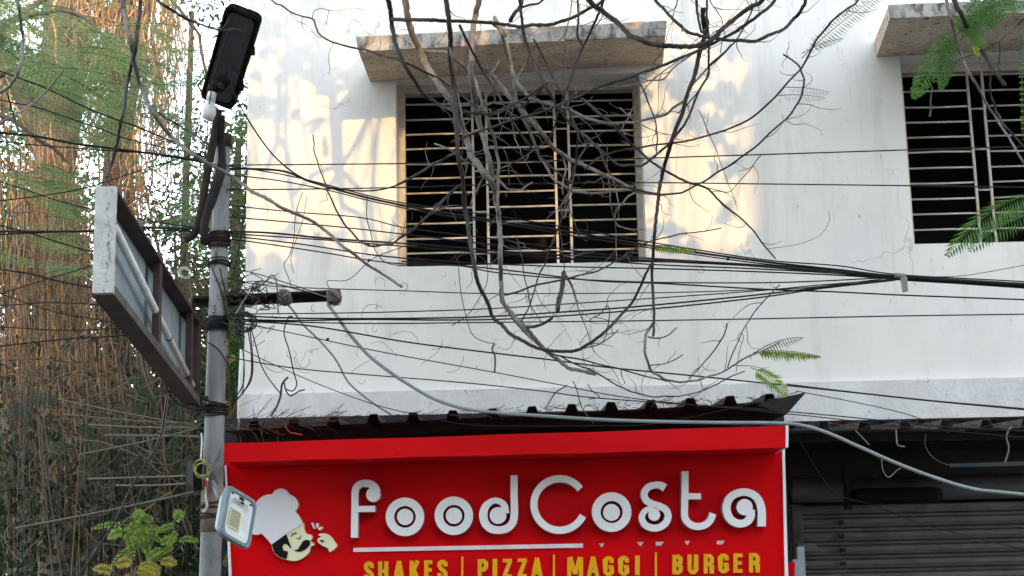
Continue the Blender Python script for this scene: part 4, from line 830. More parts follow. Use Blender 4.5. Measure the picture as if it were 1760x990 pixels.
BR = [
 ([(667, 0), (673, 37), (680, 77), (700, 120), (727, 160), (760, 183), (787, 192), (850, 195), (900, 180), (925, 160), (940, 143)], 4.5, 2.2, (6.2, 6.5), D_),
 ([(673, 33), (720, 34), (767, 35), (850, 40), (893, 46), (943, 42), (990, 28), (1037, 0)], 3.6, 2.8, (6.2, 5.9), D_),
 ([(697, 0), (710, 63), (733, 113), (760, 153), (783, 187), (797, 220), (810, 267), (832, 298), (846, 312)], 6.2, 5.5, (6.7, 6.5), M_branch),
 ([(767, 0), (773, 67), (778, 133), (783, 200), (787, 267), (796, 330), (803, 380), (812, 437), (823, 490), (848, 545), (877, 573), (917, 597), (950, 603), (993, 602), (1023, 583), (1057, 553), (1087, 520), (1103, 487), (1122, 450)], 4.6, 2.2, (6.0, 6.2), D_),
 ([(823, 0), (813, 50), (810, 100), (813, 150), (820, 200), (833, 240), (843, 283), (850, 330), (856, 363), (860, 413), (860, 463), (863, 517), (880, 540), (910, 570), (940, 605), (975, 632), (1023, 643)], 5.5, 3.2, (6.6, 6.4), M_branch),
 ([(730, 88), (767, 90), (793, 110), (813, 133), (823, 160), (840, 207), (850, 240), (857, 280), (856, 330), (857, 380), (861, 420), (860, 470), (866, 520), (893, 562), (925, 592)], 3.2, 2.2, (6.7, 6.5), M_branch),
 ([(1208, 13), (1212, 57), (1200, 100), (1183, 160), (1157, 233), (1140, 290), (1133, 330), (1127, 387), (1122, 440), (1122, 497), (1123, 577)], 4.6, 2.4, (6.0, 6.2), D_),
 ([(1123, 555), (1110, 577), (1108, 607), (1120, 637), (1143, 653), (1170, 657), (1200, 653), (1233, 643), (1263, 627), (1300, 607), (1340, 588)], 2.6, 1.2, (6.2, 6.2), M_branch),
 ([(1013, 0), (1050, 30), (1083, 60), (1112, 73), (1137, 79), (1183, 80), (1220, 72), (1250, 43), (1280, 20), (1310, 0)], 5.0, 4.0, (5.6, 5.4), D_),
 ([(1127, 0), (1150, 27), (1183, 55), (1217, 65), (1250, 70), (1300, 70), (1347, 50), (1373, 23), (1385, 0)], 3.0, 3.2, (5.5, 5.3), D_),
 ([(775, 245), (850, 217), (917, 197), (983, 170), (1050, 143), (1110, 123), (1167, 100), (1210, 82), (1250, 63), (1285, 40), (1330, 3)], 2.4, 3.0, (6.0, 5.6), D_),
 ([(1005, 292), (1030, 270), (1050, 263), (1100, 253), (1150, 247), (1210, 235), (1250, 222), (1300, 197), (1353, 143), (1377, 117), (1403, 70), (1433, 33), (1475, 0)], 1.8, 1.8, (6.3, 5.8), D_),
 ([(1040, 316), (1080, 322), (1113, 330), (1140, 335), (1173, 330), (1217, 307), (1250, 287), (1300, 250), (1353, 203), (1377, 167), (1382, 137), (1373, 113), (1347, 93)], 2.0, 1.6, (6.3, 5.9), D_),
 ([(1000, 170), (1025, 190), (1050, 213), (1083, 247), (1123, 280), (1183, 313), (1217, 325), (1250, 357), (1283, 383), (1310, 417), (1333, 443)], 3.0, 1.2, (6.4, 6.1), D_),
 ([(835, 118), (850, 137), (890, 180), (917, 213), (950, 253), (983, 275), (1023, 293), (1060, 310), (1100, 330), (1135, 335)], 5.0, 2.6, (6.6, 6.5), M_branch),
 ([(850, 30), (862, 57), (873, 100), (887, 140), (910, 167), (943, 180), (977, 187), (1007, 203), (1050, 212), (1093, 210), (1143, 197), (1177, 173), (1187, 150), (1217, 117), (1257, 77)], 3.8, 1.8, (6.6, 6.1), M_branch),
 ([(893, 0), (900, 57), (917, 107), (937, 147), (960, 187), (993, 223), (1023, 250), (1063, 283), (1103, 285), (1150, 247), (1177, 213), (1200, 160), (1217, 127), (1218, 67), (1215, 0)], 2.6, 2.0, (6.0, 5.8), D_),
 ([(1037, 0), (1017, 50), (997, 90), (980, 140), (960, 193), (943, 240), (900, 270), (862, 290)], 2.4, 1.2, (5.9, 6.3), D_),
 ([(993, 0), (993, 60), (1003, 82)], 2.0, 1.8, (5.8, 5.9), D_),
 ([(983, 0), (972, 60), (968, 110), (968, 155)], 1.2, 1.0, (6.4, 6.6), M_branch),
 ([(870, 70), (884, 150), (900, 207), (927, 267), (950, 307), (985, 330), (1010, 332), (1070, 327), (1103, 328)], 2.6, 2.0, (6.7, 6.6), M_branch),
 ([(917, 67), (943, 117), (970, 167), (993, 230), (990, 280), (980, 330), (963, 380), (947, 423), (927, 473), (910, 527), (895, 553)], 1.7, 1.3, (6.2, 6.1), D_),
 ([(467, 0), (500, 20), (537, 33), (548, 58), (563, 68), (593, 79), (633, 87), (683, 103), (733, 125), (773, 147), (817, 183), (843, 200)], 1.3, 2.4, (6.6, 6.5), D_),
 ([(537, 33), (540, 20), (550, 15), (564, 18), (562, 43)], .8, .6, (6.6, 6.6), D_),
 ([(790, 43), (817, 97), (837, 133), (860, 170), (880, 205), (905, 245), (950, 290), (983, 315)], 2.6, 1.6, (6.3, 6.5), D_),
 ([(747, 247), (775, 258), (800, 277), (843, 297), (850, 305)], 1.6, 2.0, (6.5, 6.5), M_branch),
 ([(538, 232), (540, 260), (550, 290), (563, 328), (577, 360), (593, 387), (617, 413), (640, 424), (673, 418), (707, 398), (733, 373), (755, 350), (790, 318)], 1.0, 2.8, (6.5, 6.3), D_),
 ([(683, 317), (710, 303), (740, 285), (765, 272), (785, 262)], 1.8, 2.6, (6.4, 6.3), D_),
 ([(867, 507), (917, 492), (973, 480), (1023, 467), (1063, 445), (1097, 425), (1127, 412), (1170, 402), (1210, 397), (1240, 392)], 1.9, .9, (6.3, 6.2), D_),
 ([(963, 397), (966, 430), (970, 455), (970, 470)], .7, .9, (6.3, 6.3), D_),
 ([(970, 468), (968, 480), (965, 500), (958, 533)], 4.6, 4.2, (6.3, 6.25), D_),
 ([(971, 472), (976, 480), (985, 495), (992, 523)], 2.6, 1.9, (6.3, 6.35), M_branch),
 ([(992, 523), (1000, 548), (1012, 575), (1020, 605)], .8, .7, (6.35, 6.35), D_),
 ([(887, 407), (893, 430), (900, 463), (907, 500), (912, 527), (930, 553)], 1.0, .8, (6.4, 6.3), D_),
 ([(903, 563), (920, 560), (935, 556), (950, 546)], 3.0, 2.2, (6.25, 6.2), D_),
 ([(1250, 557), (1245, 575), (1233, 593), (1207, 627), (1183, 650)], 1.2, .9, (6.2, 6.2), D_),
 ([(1114, 579), (1130, 582), (1148, 577), (1163, 563)], 1.4, .9, (6.2, 6.2), D_),
 ([(1173, 610), (1160, 618), (1143, 625), (1117, 628)], 1.0, .9, (6.2, 6.2), D_),
 ([(1340, 490), (1317, 512), (1300, 532), (1277, 567), (1263, 597), (1250, 632)], 1.0, 1.0, (6.2, 6.2), D_),
 ([(933, 603), (973, 613), (1033, 627), (1090, 642), (1143, 653)], 1.5, 1.2, (6.2, 6.2), D_),
 ([(963, 612), (1017, 637), (1057, 660), (1083, 673), (1123, 682), (1167, 682), (1200, 674), (1233, 660), (1280, 638)], 1.4, 1.0, (6.2, 6.2), D_),
 ([(1000, 600), (1030, 592), (1048, 580), (1064, 567)], 1.2, .8, (6.1, 6.1), D_),
 ([(985, 552), (1010, 552), (1030, 540), (1044, 526), (1048, 535), (1044, 565), (1037, 590)], .9, .9, (6.2, 6.2), D_),
 ([(877, 37), (884, 24), (893, 14), (897, 0)], 4.0, 3.4, (6.2, 6.0), D_),
 ([(893, 14), (912, 8), (932, 0)], 2.4, 1.8, (6.1, 6.0), D_),
 ([(850, 42), (860, 50), (870, 62)], 5.0, 4.2, (6.5, 6.6), M_branch),
 ([(788, 183), (800, 182), (830, 182), (850, 175), (848, 150), (843, 130), (858, 105)], 2.0, 1.2, (6.6, 6.5), M_branch),
 ([(935, 145), (920, 158), (890, 175), (858, 190), (840, 196)], 2.6, 1.6, (6.2, 6.2), D_),
 ([(1095, 130), (1108, 160), (1120, 190), (1128, 215), (1130, 240), (1128, 262)], 1.6, 1.2, (6.6, 6.5), D_),
 ([(1250, 40), (1225, 65), (1180, 100), (1140, 135), (1100, 143), (1050, 150), (1020, 155)], 1.3, 1.5, (6.0, 6.4), M_branch),
 ([(1180, 100), (1150, 115), (1110, 150), (1085, 190), (1070, 220), (1075, 232)], 1.0, 1.0, (6.4, 6.6), M_branch),
 ([(1103, 325), (1078, 340), (1060, 360), (1056, 375), (1062, 388), (1085, 394), (1103, 394)], 1.7, 1.4, (6.7, 6.7), M_branch),
 ([(1220, 0), (1240, 30), (1245, 60), (1238, 90)], 1.0, .8, (5.8, 5.8), D_),
 ([(1165, 0), (1155, 40), (1142, 80), (1130, 100), (1118, 120)], .9, .7, (6.2, 6.3), M_branch),
 ([(1197, 0), (1200, 30), (1206, 55), (1216, 42), (1214, 15)], 2.8, 1.5, (6.0, 6.0), D_),
 ([(1300, 0), (1290, 25), (1272, 60), (1250, 85), (1222, 110), (1215, 135), (1198, 160), (1165, 195)], 1.6, 1.1, (5.8, 6.0), D_),
 ([(985, 325), (968, 345), (964, 362), (970, 375), (985, 330)], 1.6, 1.2, (6.6, 6.6), M_branch),
 ([(967, 262), (972, 290), (966, 320), (968, 335)], 1.7, 1.4, (6.6, 6.6), M_branch),
 ([(1310, 265), (1290, 290), (1255, 330), (1215, 322)], .8, .7, (6.2, 6.2), D_),
 ([(845, 312), (850, 306), (873, 324), (895, 327), (915, 313)], 2.6, 1.3, (6.6, 6.6), M_branch),
 ([(835, 300), (822, 320), (810, 345), (809, 357)], 1.6, 1.0, (6.5, 6.5), M_branch),
 ([(800, 258), (820, 262), (843, 250), (865, 255), (872, 275), (876, 317)], 1.1, .8, (6.5, 6.5), M_branch),
]
# the finer crossing branches of the tangle
NB = len(BR)
for i in range(12):
    x = rng.gauss(975, 90); y = rng.uniform(20, 260); ang = rng.choice([rng.uniform(.5, 1.4), rng.uniform(1.6, 2.5), rng.uniform(-.3, .5)]); L = rng.uniform(70, 210); p_ = [(x, y)]; cv = rng.uniform(-.22, .12)
    for k in range(6): ang += cv + rng.uniform(-.15, .15); p_.append((p_[-1][0] + L / 6 * math.cos(ang), p_[-1][1] + L / 6 * math.sin(ang)))
    w0 = rng.choice([1.0, 1.3, 1.8]); BR.append((p_, w0, w0 * .55, (6.2 + rng.uniform(-.2, .5), 6.5), rng.choice([M_branch, M_branch, D_])))
allb = []
for b_ in BR: allb.append(branch(*b_)[1])
# long drooping branch on the left with two leaders
LB = [([(213, 17), (221, 60), (230, 100), (240, 143), (252, 172), (267, 200), (283, 222), (300, 240), (325, 260), (350, 277), (400, 303), (433, 330), (483, 356), (530, 377), (560, 397), (590, 424), (613, 440), (650, 466), (690, 493)], 4.2, 2.6, (5.6, 6.4), M_branch),
      ([(241, 0), (238, 40), (233, 83), (226, 110), (220, 140), (212, 190), (205, 230), (195, 270), (183, 306)], 3.8, 2.6, (5.6, 5.8), M_branchd),
      ([(30, 0), (35, 30), (40, 65), (38, 95), (30, 127), (15, 150), (-30, 175)], 3.0, 3.2, (5.2, 5.2), M_branch),
      ([(110, 120), (85, 150), (60, 175), (30, 195), (0, 213), (-40, 235)], 1.6, 2.4, (6.2, 5.8), M_branch),
      ([(13, 160), (25, 205), (32, 240), (36, 290)], 1.5, .9, (5.4, 5.4), M_branchd),
      ([(270, 0), (290, 14), (313, 28), (345, 43), (377, 52), (400, 50), (422, 52)], 3.2, 1.6, (5.9, 5.9), M_branchd),
      ([(377, 52), (387, 42), (395, 30)], 1.3, .7, (5.9, 5.9), M_branchd),
      ([(267, 190), (285, 203), (310, 217), (335, 232), (360, 250)], 1.4, 1.8, (6.1, 6.3), M_branchd)]
tl_ = thing('drooping_tree', 'grey tree at far left whose long bare branch droops across the pole', 'tree', (-3.6, 3.5, 0))
f = MB(); f.tube(cr([(-3.6, 3.5, -.1), (-3.5, 3.6, 2), (-3.1, 4.1, 3.8), (-2.3, 5.0, 4.6), (-1.5, 5.5, 4.6)], 6), list(np.linspace(.15, .04, 25)), 12); f.build('trunk', M_bark, tl_)
for b_ in LB:
    pts = b_[0]
    P3t = pts
    o, c = branch(*b_, parent=tl_)
    if pts[0][1] <= 20:
        f = MB(); f.tube(cr([c[0], c[0] + Vector((-.1, 0, .35)), Vector((-1.9 + .2 * (c[0].x + 1.5), 5.3, 4.62))], 5), b_[1] * pm(5.6) * 1.1, 7); f.build('branch', b_[4], tl_)
# right-hand branches
RBR = [([(1627, 0), (1637, 40), (1647, 83), (1656, 105), (1667, 127), (1687, 163), (1710, 200), (1737, 240), (1765, 290)], 2.8, 2.0, (5.4, 5.6), M_branch),
       ([(1640, 0), (1660, 40), (1683, 80), (1703, 113), (1715, 130), (1727, 147)], 4.6, 3.4, (5.2, 5.3), M_branchd),
       ([(1703, 127), (1701, 145), (1704, 165), (1712, 190), (1722, 210), (1742, 233), (1765, 258)], 2.0, 1.8, (5.3, 5.4), M_branchd),
       ([(1800, 0), (1762, 30), (1740, 52), (1720, 70), (1683, 90), (1655, 100), (1643, 107)], 1.6, 1.0, (5.2, 5.3), M_branchd),
       ([(1603, 150), (1600, 175), (1598, 200)], 1.2, 1.8, (5.5, 5.5), M_branch),
       ([(1718, 72), (1718, 95), (1716, 120)], 1.0, .9, (5.2, 5.2), M_branchd)]
for b_ in RBR: branch(*b_)
# fine random twigs growing from the branches
for c in allb[:NB]:
    for _ in range(max(1, int(len(c) / 11))):
        i = rng.randrange(3, len(c) - 2); p = c[i]; t = (c[i + 1] - c[i - 1]).normalized()
        d = (t + Vector((rng.uniform(-1, 1), rng.uniform(-.5, .5), rng.uniform(-1, .8)))).normalized(); L = rng.uniform(.04, .22)
        pts = [p]
        for k in range(4): d = (d + Vector((rng.uniform(-.5, .5), rng.uniform(-.2, .2), rng.uniform(-.4, .5)))).normalized(); pts.append(pts[-1] + d * L / 4)
        tw = MB(); tw.tube(cr(pts, 3), list(np.linspace(.0022, .0008, 13)), 4); tw.build('twig', M_branch, tree)

# ---- fronds
def frond_faces(base, tip, droop, npin, plen, pw, bip=False, lw=None, sag=.35, start=.12, plane=None):
    """returns (rachis points, faces) for a pinnate frond in 3-D"""
    base, tip = Vector(base), Vector(tip); L = (tip - base).length; ax = (tip - base).normalized()
    up_ = Vector((0, 0, 1)); side = ax.cross(plane if plane else Vector((0, -.8, .45))).normalized()
    pts = []
    for i in range(npin + 1):
        t = i / npin; pts.append(base.lerp(tip, t) + Vector((0, 0, 4 * droop * t * (1 - t))))
    F_ = []
    for i in range(1, npin + 1):
        t = i / npin
        if t < start: continue
        p = pts[i]; tang = (pts[i] - pts[i - 1]).normalized()
        ln = plen * (math.sin(math.pi * min(1, (t * .86 + .12))) ** .6) * rng.uniform(.85, 1.1)
        for s in (-1, 1):
            d = (side * s + tang * .45 + Vector((0, rng.uniform(-.15, .15), -sag + rng.uniform(-.1, .1)))).normalized()
            nrm = d.cross(tang).normalized()
            if not bip:
                w_ = (tang - d * tang.dot(d)).normalized() * pw / 2
                F_.append([p, p + d * ln * .45 + w_, p + d * ln, p + d * ln * .45 - w_])
            else:
                m_ = max(4, int(ln / (pw * 1.1)))
                for k in range(1, m_ + 1):
                    b = p + d * (ln * k / m_) + Vector((0, 0, -.12 * ln * (k / m_) ** 2)); tw_ = (tang - d * tang.dot(d)).normalized()
                    for s2 in (-1, 1):
                        e = (tw_ * s2 + d * .4).normalized() * (lw or pw * 2.2) * (1 - .5 * k / m_); ww = d * pw * .45
                        F_.append([b, b + e * .5 + ww, b + e, b + e * .5 - ww])
    return pts, F_
def frond(base_px, tip_px, Y, droop, npin, plen_px, pw_px, M, parent, bip=False, name='frond', sag=.35, lw=None, rw=.9, Y2=None):
    a = P(*base_px, Y); b = P(*tip_px, Y2 or Y); k = pm(Y)
    pts, F_ = frond_faces(a, b, droop * k, npin, plen_px * k, pw_px * k, bip, lw * k if lw else None, sag)
    o = npmesh(name, np.array([[tuple(v) for v in f_] for f_ in F_]), M, parent)
    f = MB(); f.tube(pts, list(np.linspace(rw * k, rw * k * .5, len(pts))), 4)
    f.build('stalk', M, o); return o
frond((1106, 423), (1194, 430), 6.2, 4, 22, 19, 4.6, M_lbright, tree, sag=.9)
frond((1290, 612), (1380, 580), 6.1, 9, 20, 20, 2.4, M_lmid, tree, sag=.9)
frond((1294, 606), (1408, 612), 6.1, 6, 24, 22, 4.4, M_lbright, tree, sag=1.3)
frond((1290, 632), (1352, 678), 6.1, 8, 18, 26, 4.2, M_lbright, tree, sag=.4)
frond((1800, 330), (1630, 437), 5.6, 26, 40, 46, 4.2, M_lfresh, tree, sag=.7)
frond((1800, 365), (1668, 430), 5.7, 15, 26, 34, 3.6, M_lfresh, tree, sag=.6)
frond((1378, 100), (1520, -12), 6.0, 8, 34, 26, 2.0, M_lmid, tree, sag=.5)
frond((1378, 92), (1448, 66), 6.0, 4, 20, 14, 1.6, M_lmid, tree, sag=.6)
frond((1640, 50), (1572, 165), 5.4, 6, 16, 22, 7, M_lfresh, tree, bip=True, lw=7, sag=.2)
frond((1638, 60), (1618, 150), 5.4, 4, 14, 16, 6, M_lfresh, tree, bip=True, lw=6, sag=.2)
for a, b in (((1645, 60), (1700, -15)), ((1650, 70), (1740, -5)), ((1655, 40), (1765, 5)), ((1640, 30), (1690, 75)), ((1700, -30), (1665, 60)), ((1730, -30), (1700, 45))):
    frond(a, b, 5.2, 6, 16, 20, 6, M_lfresh, tree, bip=True, lw=6, sag=.3)
frond((1672, 55), (1680, 95), 5.2, 0, 8, 12, 7, M_lbright, tree, sag=.5)
frond((1755, 60), (1758, 240), 5.3, 0, 18, 8, 4, M_lfresh, tree, sag=.4)
for a, b in (((1345, 150), (1425, 158)), ((1337, 164), (1418, 168))):
    frond(a, b, 6.3, 3, 14, 22, .7, M_branch, tree, sag=1.4)
# ---- unseen leafy crown above the frame, clumps shaped to dapple the wall
LIT = [(473, 30, 30, 18), (497, 67, 18, 16), (527, 37, 12, 12), (583, 93, 28, 22), (463, 110, 18, 20), (443, 150, 16, 20), (533, 172, 44, 24), (620, 215, 52, 40), (467, 213, 18, 15),
       (520, 250, 62, 34), (457, 253, 28, 26), (480, 330, 62, 60), (560, 330, 60, 70), (630, 320, 55, 80), (690, 330, 40, 120), (450, 400, 30, 40), (745, 210, 40, 30), (740, 300, 50, 20), (1000, 565, 46, 22), (715, 5, 28, 12),
       (1140, 180, 22, 34), (1145, 250, 30, 30), (1200, 262, 42, 22), (1290, 235, 22, 18), (1185, 350, 50, 34), (1290, 335, 42, 36), (1320, 290, 20, 20), (1240, 400, 34, 14), (1250, 125, 18, 12), (1305, 165, 16, 22), (1230, 90, 14, 10),
       (900, 250, 30, 18), (1050, 270, 40, 14), (950, 350, 30, 60), (1150, 120, 12, 16), (1600, 185, 20, 10), (1690, 260, 25, 60)]
C = []
def lit(x, y):
    for (a, b, c_, d_) in LIT:
        if ((x - a) / (c_ + (8 if b > 180 or a > 800 else 1))) ** 2 + ((y - b) / (d_ + (7 if b > 180 or a > 800 else 1))) ** 2 < 1: return True
    return False
def caster(n, tries, size, spread):
    out = []
    for _ in range(tries):
        x = rng.uniform(230, 1440); y = rng.uniform(-110, 470)
        if lit(x, y): continue
        p = P(x, y, YW) + sdir * rng.uniform(1.9, 4.4); dd = p - EYE
        if CY - F * dd.dot(up) / dd.dot(fw) > -45: continue
        for k in range(n):
            out.append((p.x + nr.normal() * spread, p.y + nr.normal() * spread * 2, p.z + nr.normal() * spread))
    return np.array(out)
C = caster(15, 1300, .05, .026)
npmesh('crown', leaves(C, .085, .05), M_lmid, tree)
f = MB()
for i in range(46):     # limbs within the crown
    j = rng.randrange(4, len(limb) - 1); p = limb[j]; q_ = Vector((p.x + rng.uniform(-.6, .6), rng.uniform(4.4, 5.8), rng.uniform(4.3, 5.2)))
    f.tube(cr([p, p.lerp(q_, .5) + Vector((rng.uniform(-.2, .2), rng.uniform(-.2, .2), .1)), q_], 5), list(np.linspace(.02, .006, 11)), 6)
# the forked branches whose shadows fall left of the window
for pts in ([(585, 190), (582, 240), (583, 290), (560, 330)], [(583, 290), (610, 250), (640, 190)], [(583, 285), (540, 300), (500, 340)], [(480, 130), (478, 200), (476, 240), (455, 300)], [(478, 235), (495, 270), (500, 330)], [(583, 290), (620, 330), (640, 380)], [(560, 270), (558, 235)]):
    f.tube(cr([P(x, y, YW) + sdir * 2.6 for x, y in pts], 5), .017, 6)
f.build('upper_branches', M_bark, tree)

# ================================================================ DRY VINES, TWIGS
V = [('dry tendril hanging on the wall left of the window, longest one', [(520, 330), (508, 370), (505, 410), (497, 440), (488, 455), (497, 480), (500, 492)], .8),
     ('thin dry tendril beside the long one left of the window', [(528, 335), (520, 380), (508, 415), (500, 445), (505, 470)], .6),
     ('thin vine zigzagging from the window corner to the right insulator', [(690, 425), (640, 445), (600, 480), (563, 483), (570, 500)], .8),
     ('thin vine dropping from the cables near the window foot', [(632, 335), (630, 370), (637, 400), (645, 430), (665, 452), (700, 457)], .9),
     ('thin looping tendril crossing the sill of the left window', [(790, 455), (785, 445), (795, 438), (815, 437), (835, 450), (838, 480), (828, 505), (805, 540), (776, 560)], .8),
     ('thin tendril curving under the left window', [(788, 460), (792, 500), (800, 540), (812, 575), (835, 588), (850, 590)], .8),
     ('tuft of dry tendrils dangling below the middle of the window', [(850, 590), (846, 600), (851, 615), (850, 640)], 1.6),
     ('short dry vine with a bud standing on the awning twigs at left', [(495, 648), (485, 660), (482, 680), (475, 700), (465, 716)], 2.0),
     ('curled vine beside the budded one on the awning', [(488, 655), (492, 672), (500, 680), (515, 672), (524, 670)], 1.4),
     ('thin vine descending onto the awning right of the grey cable', [(985, 655), (992, 672), (1000, 700), (1020, 728)], 1.0),
     ('thin bowed vine above the awning in the middle', [(975, 662), (955, 675), (942, 695), (937, 704)], 1.2),
     ('hooked vine tip above the middle of the awning', [(1010, 660), (1018, 672), (1030, 682), (1012, 686)], .9),
     ('arched vine on the right part of the wall beside the bright fronds', [(1317, 428), (1370, 420), (1408, 405), (1425, 380), (1424, 362)], .5),
     ('curly tendril by the lower right fronds', [(1265, 640), (1272, 600), (1278, 580), (1272, 572), (1268, 582), (1276, 590)], .6),
     ('pale hanging vine below the right awning, left one', [(1540, 738), (1541, 755), (1543, 765), (1555, 768)], 1.4),
     ('pale hanging vine below the right awning, right one', [(1738, 732), (1730, 750), (1734, 770), (1729, 790), (1727, 795)], 1.6),
     ('short pale stalk leaning under the right awning', [(1470, 740), (1482, 752), (1494, 765)], 1.2),
     ('long dark tendril curving over the dark shutter top', [(1592, 745), (1590, 765), (1602, 785), (1622, 797), (1638, 800)], .8),
     ('wispy tendril loop hanging from the pale grey cable', [(1515, 790), (1518, 810), (1528, 820), (1542, 808), (1548, 805)], .9),
     ('red dry stem poking over the sign top at left', [(488, 728), (497, 742), (508, 745), (520, 748)], 1.2)]
for lab, pts, w_ in V:
    Mv = M_branch if ('pale' in lab) else (mat('stem_red', (.30, .05, .04), .8) if 'red' in lab else M_twig)
    yy = 7.25 if pts[-1][1] > 690 else 6.9
    cable(lab, pts, w_, (yy, yy), Mv, 'dry_vine', 'vine', sides=5)
f = MB()
for i in range(420):
    x = rng.choice([rng.uniform(385, 560), rng.uniform(385, 1340), rng.uniform(700, 1340)]); y = 736 - (x - 384) * .0525 + rng.uniform(-9, 3)
    Y = rng.uniform(7.24, 7.5); ang = rng.uniform(-.5, .5) if rng.random() < .85 else rng.uniform(-1.5, 1.5); L = rng.uniform(8, 45) if x < 560 else rng.uniform(4, 20)
    p = [(x, y)]
    for k in range(3): ang += rng.uniform(-.35, .35); p.append((p[-1][0] + L / 3 * math.cos(ang), p[-1][1] - L / 3 * math.sin(ang)))
    f.tube(cr([P(a, b, Y) for a, b in p], 2), rng.uniform(.3, .75) * pm(7.3), 3)
for i in range(18):
    x = rng.uniform(395, 560); y = 728; a = rng.uniform(.1, 1.2); L = rng.uniform(25, 90)
    f.tube(cr([P(x, y, 7.3), P(x + L * .5 * math.cos(a), y - L * .5 * math.sin(a) * .7, 7.25), P(x + L * math.cos(a), y - L * math.sin(a) * .6, 7.25)], 3), rng.uniform(.35, .8) * pm(7.3), 3)
tag(f.build('dry_twigs', M_litter, None, P(600, 725, 7.3)), 'scattered dry twigs lying along the black awning above the sign', 'twigs', kind='stuff')
f = MB()
for i in range(240):
    x = rng.uniform(1385, 1790); y = 736 + rng.uniform(-8, 2); ang = rng.uniform(-.6, .6); L = rng.uniform(4, 22); Y = rng.uniform(7.39, 7.6)
    f.tube(cr([P(x, y, Y), P(x + L / 2 * math.cos(ang), y + rng.uniform(-3, 3), Y), P(x + L * math.cos(ang), y - L * math.sin(ang) * .5, Y)], 2), rng.uniform(.3, .8) * pm(7.4), 3)
tag(f.build('dry_twigs', M_litter, None, P(1500, 735, 7.4)), 'pale cobwebby litter lying on the right corrugated awning', 'twigs', kind='stuff')
f = MB()
for i in range(46):
    x, y = rng.choice([(rng.uniform(700, 1300), rng.uniform(150, 640)), (rng.uniform(440, 700), rng.uniform(470, 700))]); Y = rng.uniform(6.3, 7.2)
    p = [(x, y)]; ang = rng.uniform(0, 6.28); L = rng.uniform(12, 60); cv = rng.uniform(-.8, .8)
    for k in range(6): ang += cv + rng.uniform(-.3, .3); p.append((p[-1][0] + L / 6 * math.cos(ang), p[-1][1] + L / 6 * math.sin(ang)))
    f.tube(cr([P(a, b, Y) for a, b in p], 3), rng.uniform(.25, .5) * pm(Y), 3)
tag(f.build('fine_tendrils', M_twig, None, P(900, 500, 6.8)), 'hair thin curled tendrils clinging to cables and branches before the wall', 'tendrils', kind='stuff')

# ================================================================ BACKGROUND: ROOTS, TREES, PLANTS
def gauss_px(cx, cy, sx, sy, n, Y0, Y1):
    xs = nr.normal(cx, sx, n); ys = nr.normal(cy, sy, n); Y = nr.uniform(Y0, Y1, n); return xs, ys, Y
def pxarr(xs, ys, Y):
    X = (xs - CX) / F; Z = (ys - CY) / F
    d = np.array(fw)[None] + np.array(rt)[None] * X[:, None] - np.array(up)[None] * Z[:, None]
    return np.array(EYE)[None] + d * (Y / d[:, 1])[:, None]
def strands(name, specs, M, parent, n=3, seg=11):
    """specs: list of (x, ytop, ybot, Y, r_px, wig)"""
    f = MB()
    for (x, y0, y1, Y, r_, wig, lean) in specs:
        pts = []; xx = x; a = rng.uniform(0, 6); lean = lean * rng.choice([1, 1, 2.2, -2]); wig = wig * rng.choice([.6, 1, 2.2, 3.4])
        for i in range(seg):
            t = i / (seg - 1); xx += rng.gauss(0, wig)
            pts.append(P(xx + lean * t + wig * 1.5 * math.sin(a + t * 5) + wig * math.sin(a * 3 + t * 17), y0 + (y1 - y0) * t, Y + .1 * math.sin(a + 3 * t)))
        f.tube(pts, list(np.linspace(r_ * pm(Y), r_ * pm(Y) * .7, seg)), n, cap=False)
    return f.build(name, M, parent)
ban = thing('banyan_tree', 'banyan tree with thick curtains of hanging tan aerial roots behind the light box', 'tree', (P(110, 990, 13).x, 13, 0))
def trunk(parent, pts, r0_, r1_, M=M_bark, n=12, name='trunk'):
    c = cr(pts, 6); f = MB(); f.tube([p + Vector((nr.normal(), nr.normal(), 0)) * .012 for p in c], list(np.linspace(r0_, r1_, len(c))), n); return f.build(name, M, parent)
def pxt(x, y, Y): return P(x, y, Y)
trunk(ban, [P(105, 1500, 13.6), P(110, 900, 13.5), P(100, 600, 13.5), P(90, 300, 13.5), P(120, -100, 13.4), P(140, -400, 13.4)], .24, .16)
trunk(ban, [P(195, 1500, 13.9), P(185, 900, 13.9), P(205, 640, 13.9), P(190, 350, 13.9), P(240, -150, 13.8)], .15, .08)
trunk(ban, [P(240, 1500, 13.4), P(232, 900, 13.4), P(250, 600, 13.4), P(222, 300, 13.5), P(255, 0, 13.5), P(290, -150, 13.6)], .06, .04)
for (pts, r) in (([P(90, 300, 13.5), P(0, 100, 13.4), P(-120, -60, 13.2)], .09), ([P(110, 100, 13.4), P(240, -20, 13.4), P(400, -90, 13.4)], .08), ([P(100, 500, 13.5), P(20, 420, 13.2), P(-60, 330, 13)], .05)):
    trunk(ban, pts, r, r * .6, name='limb')
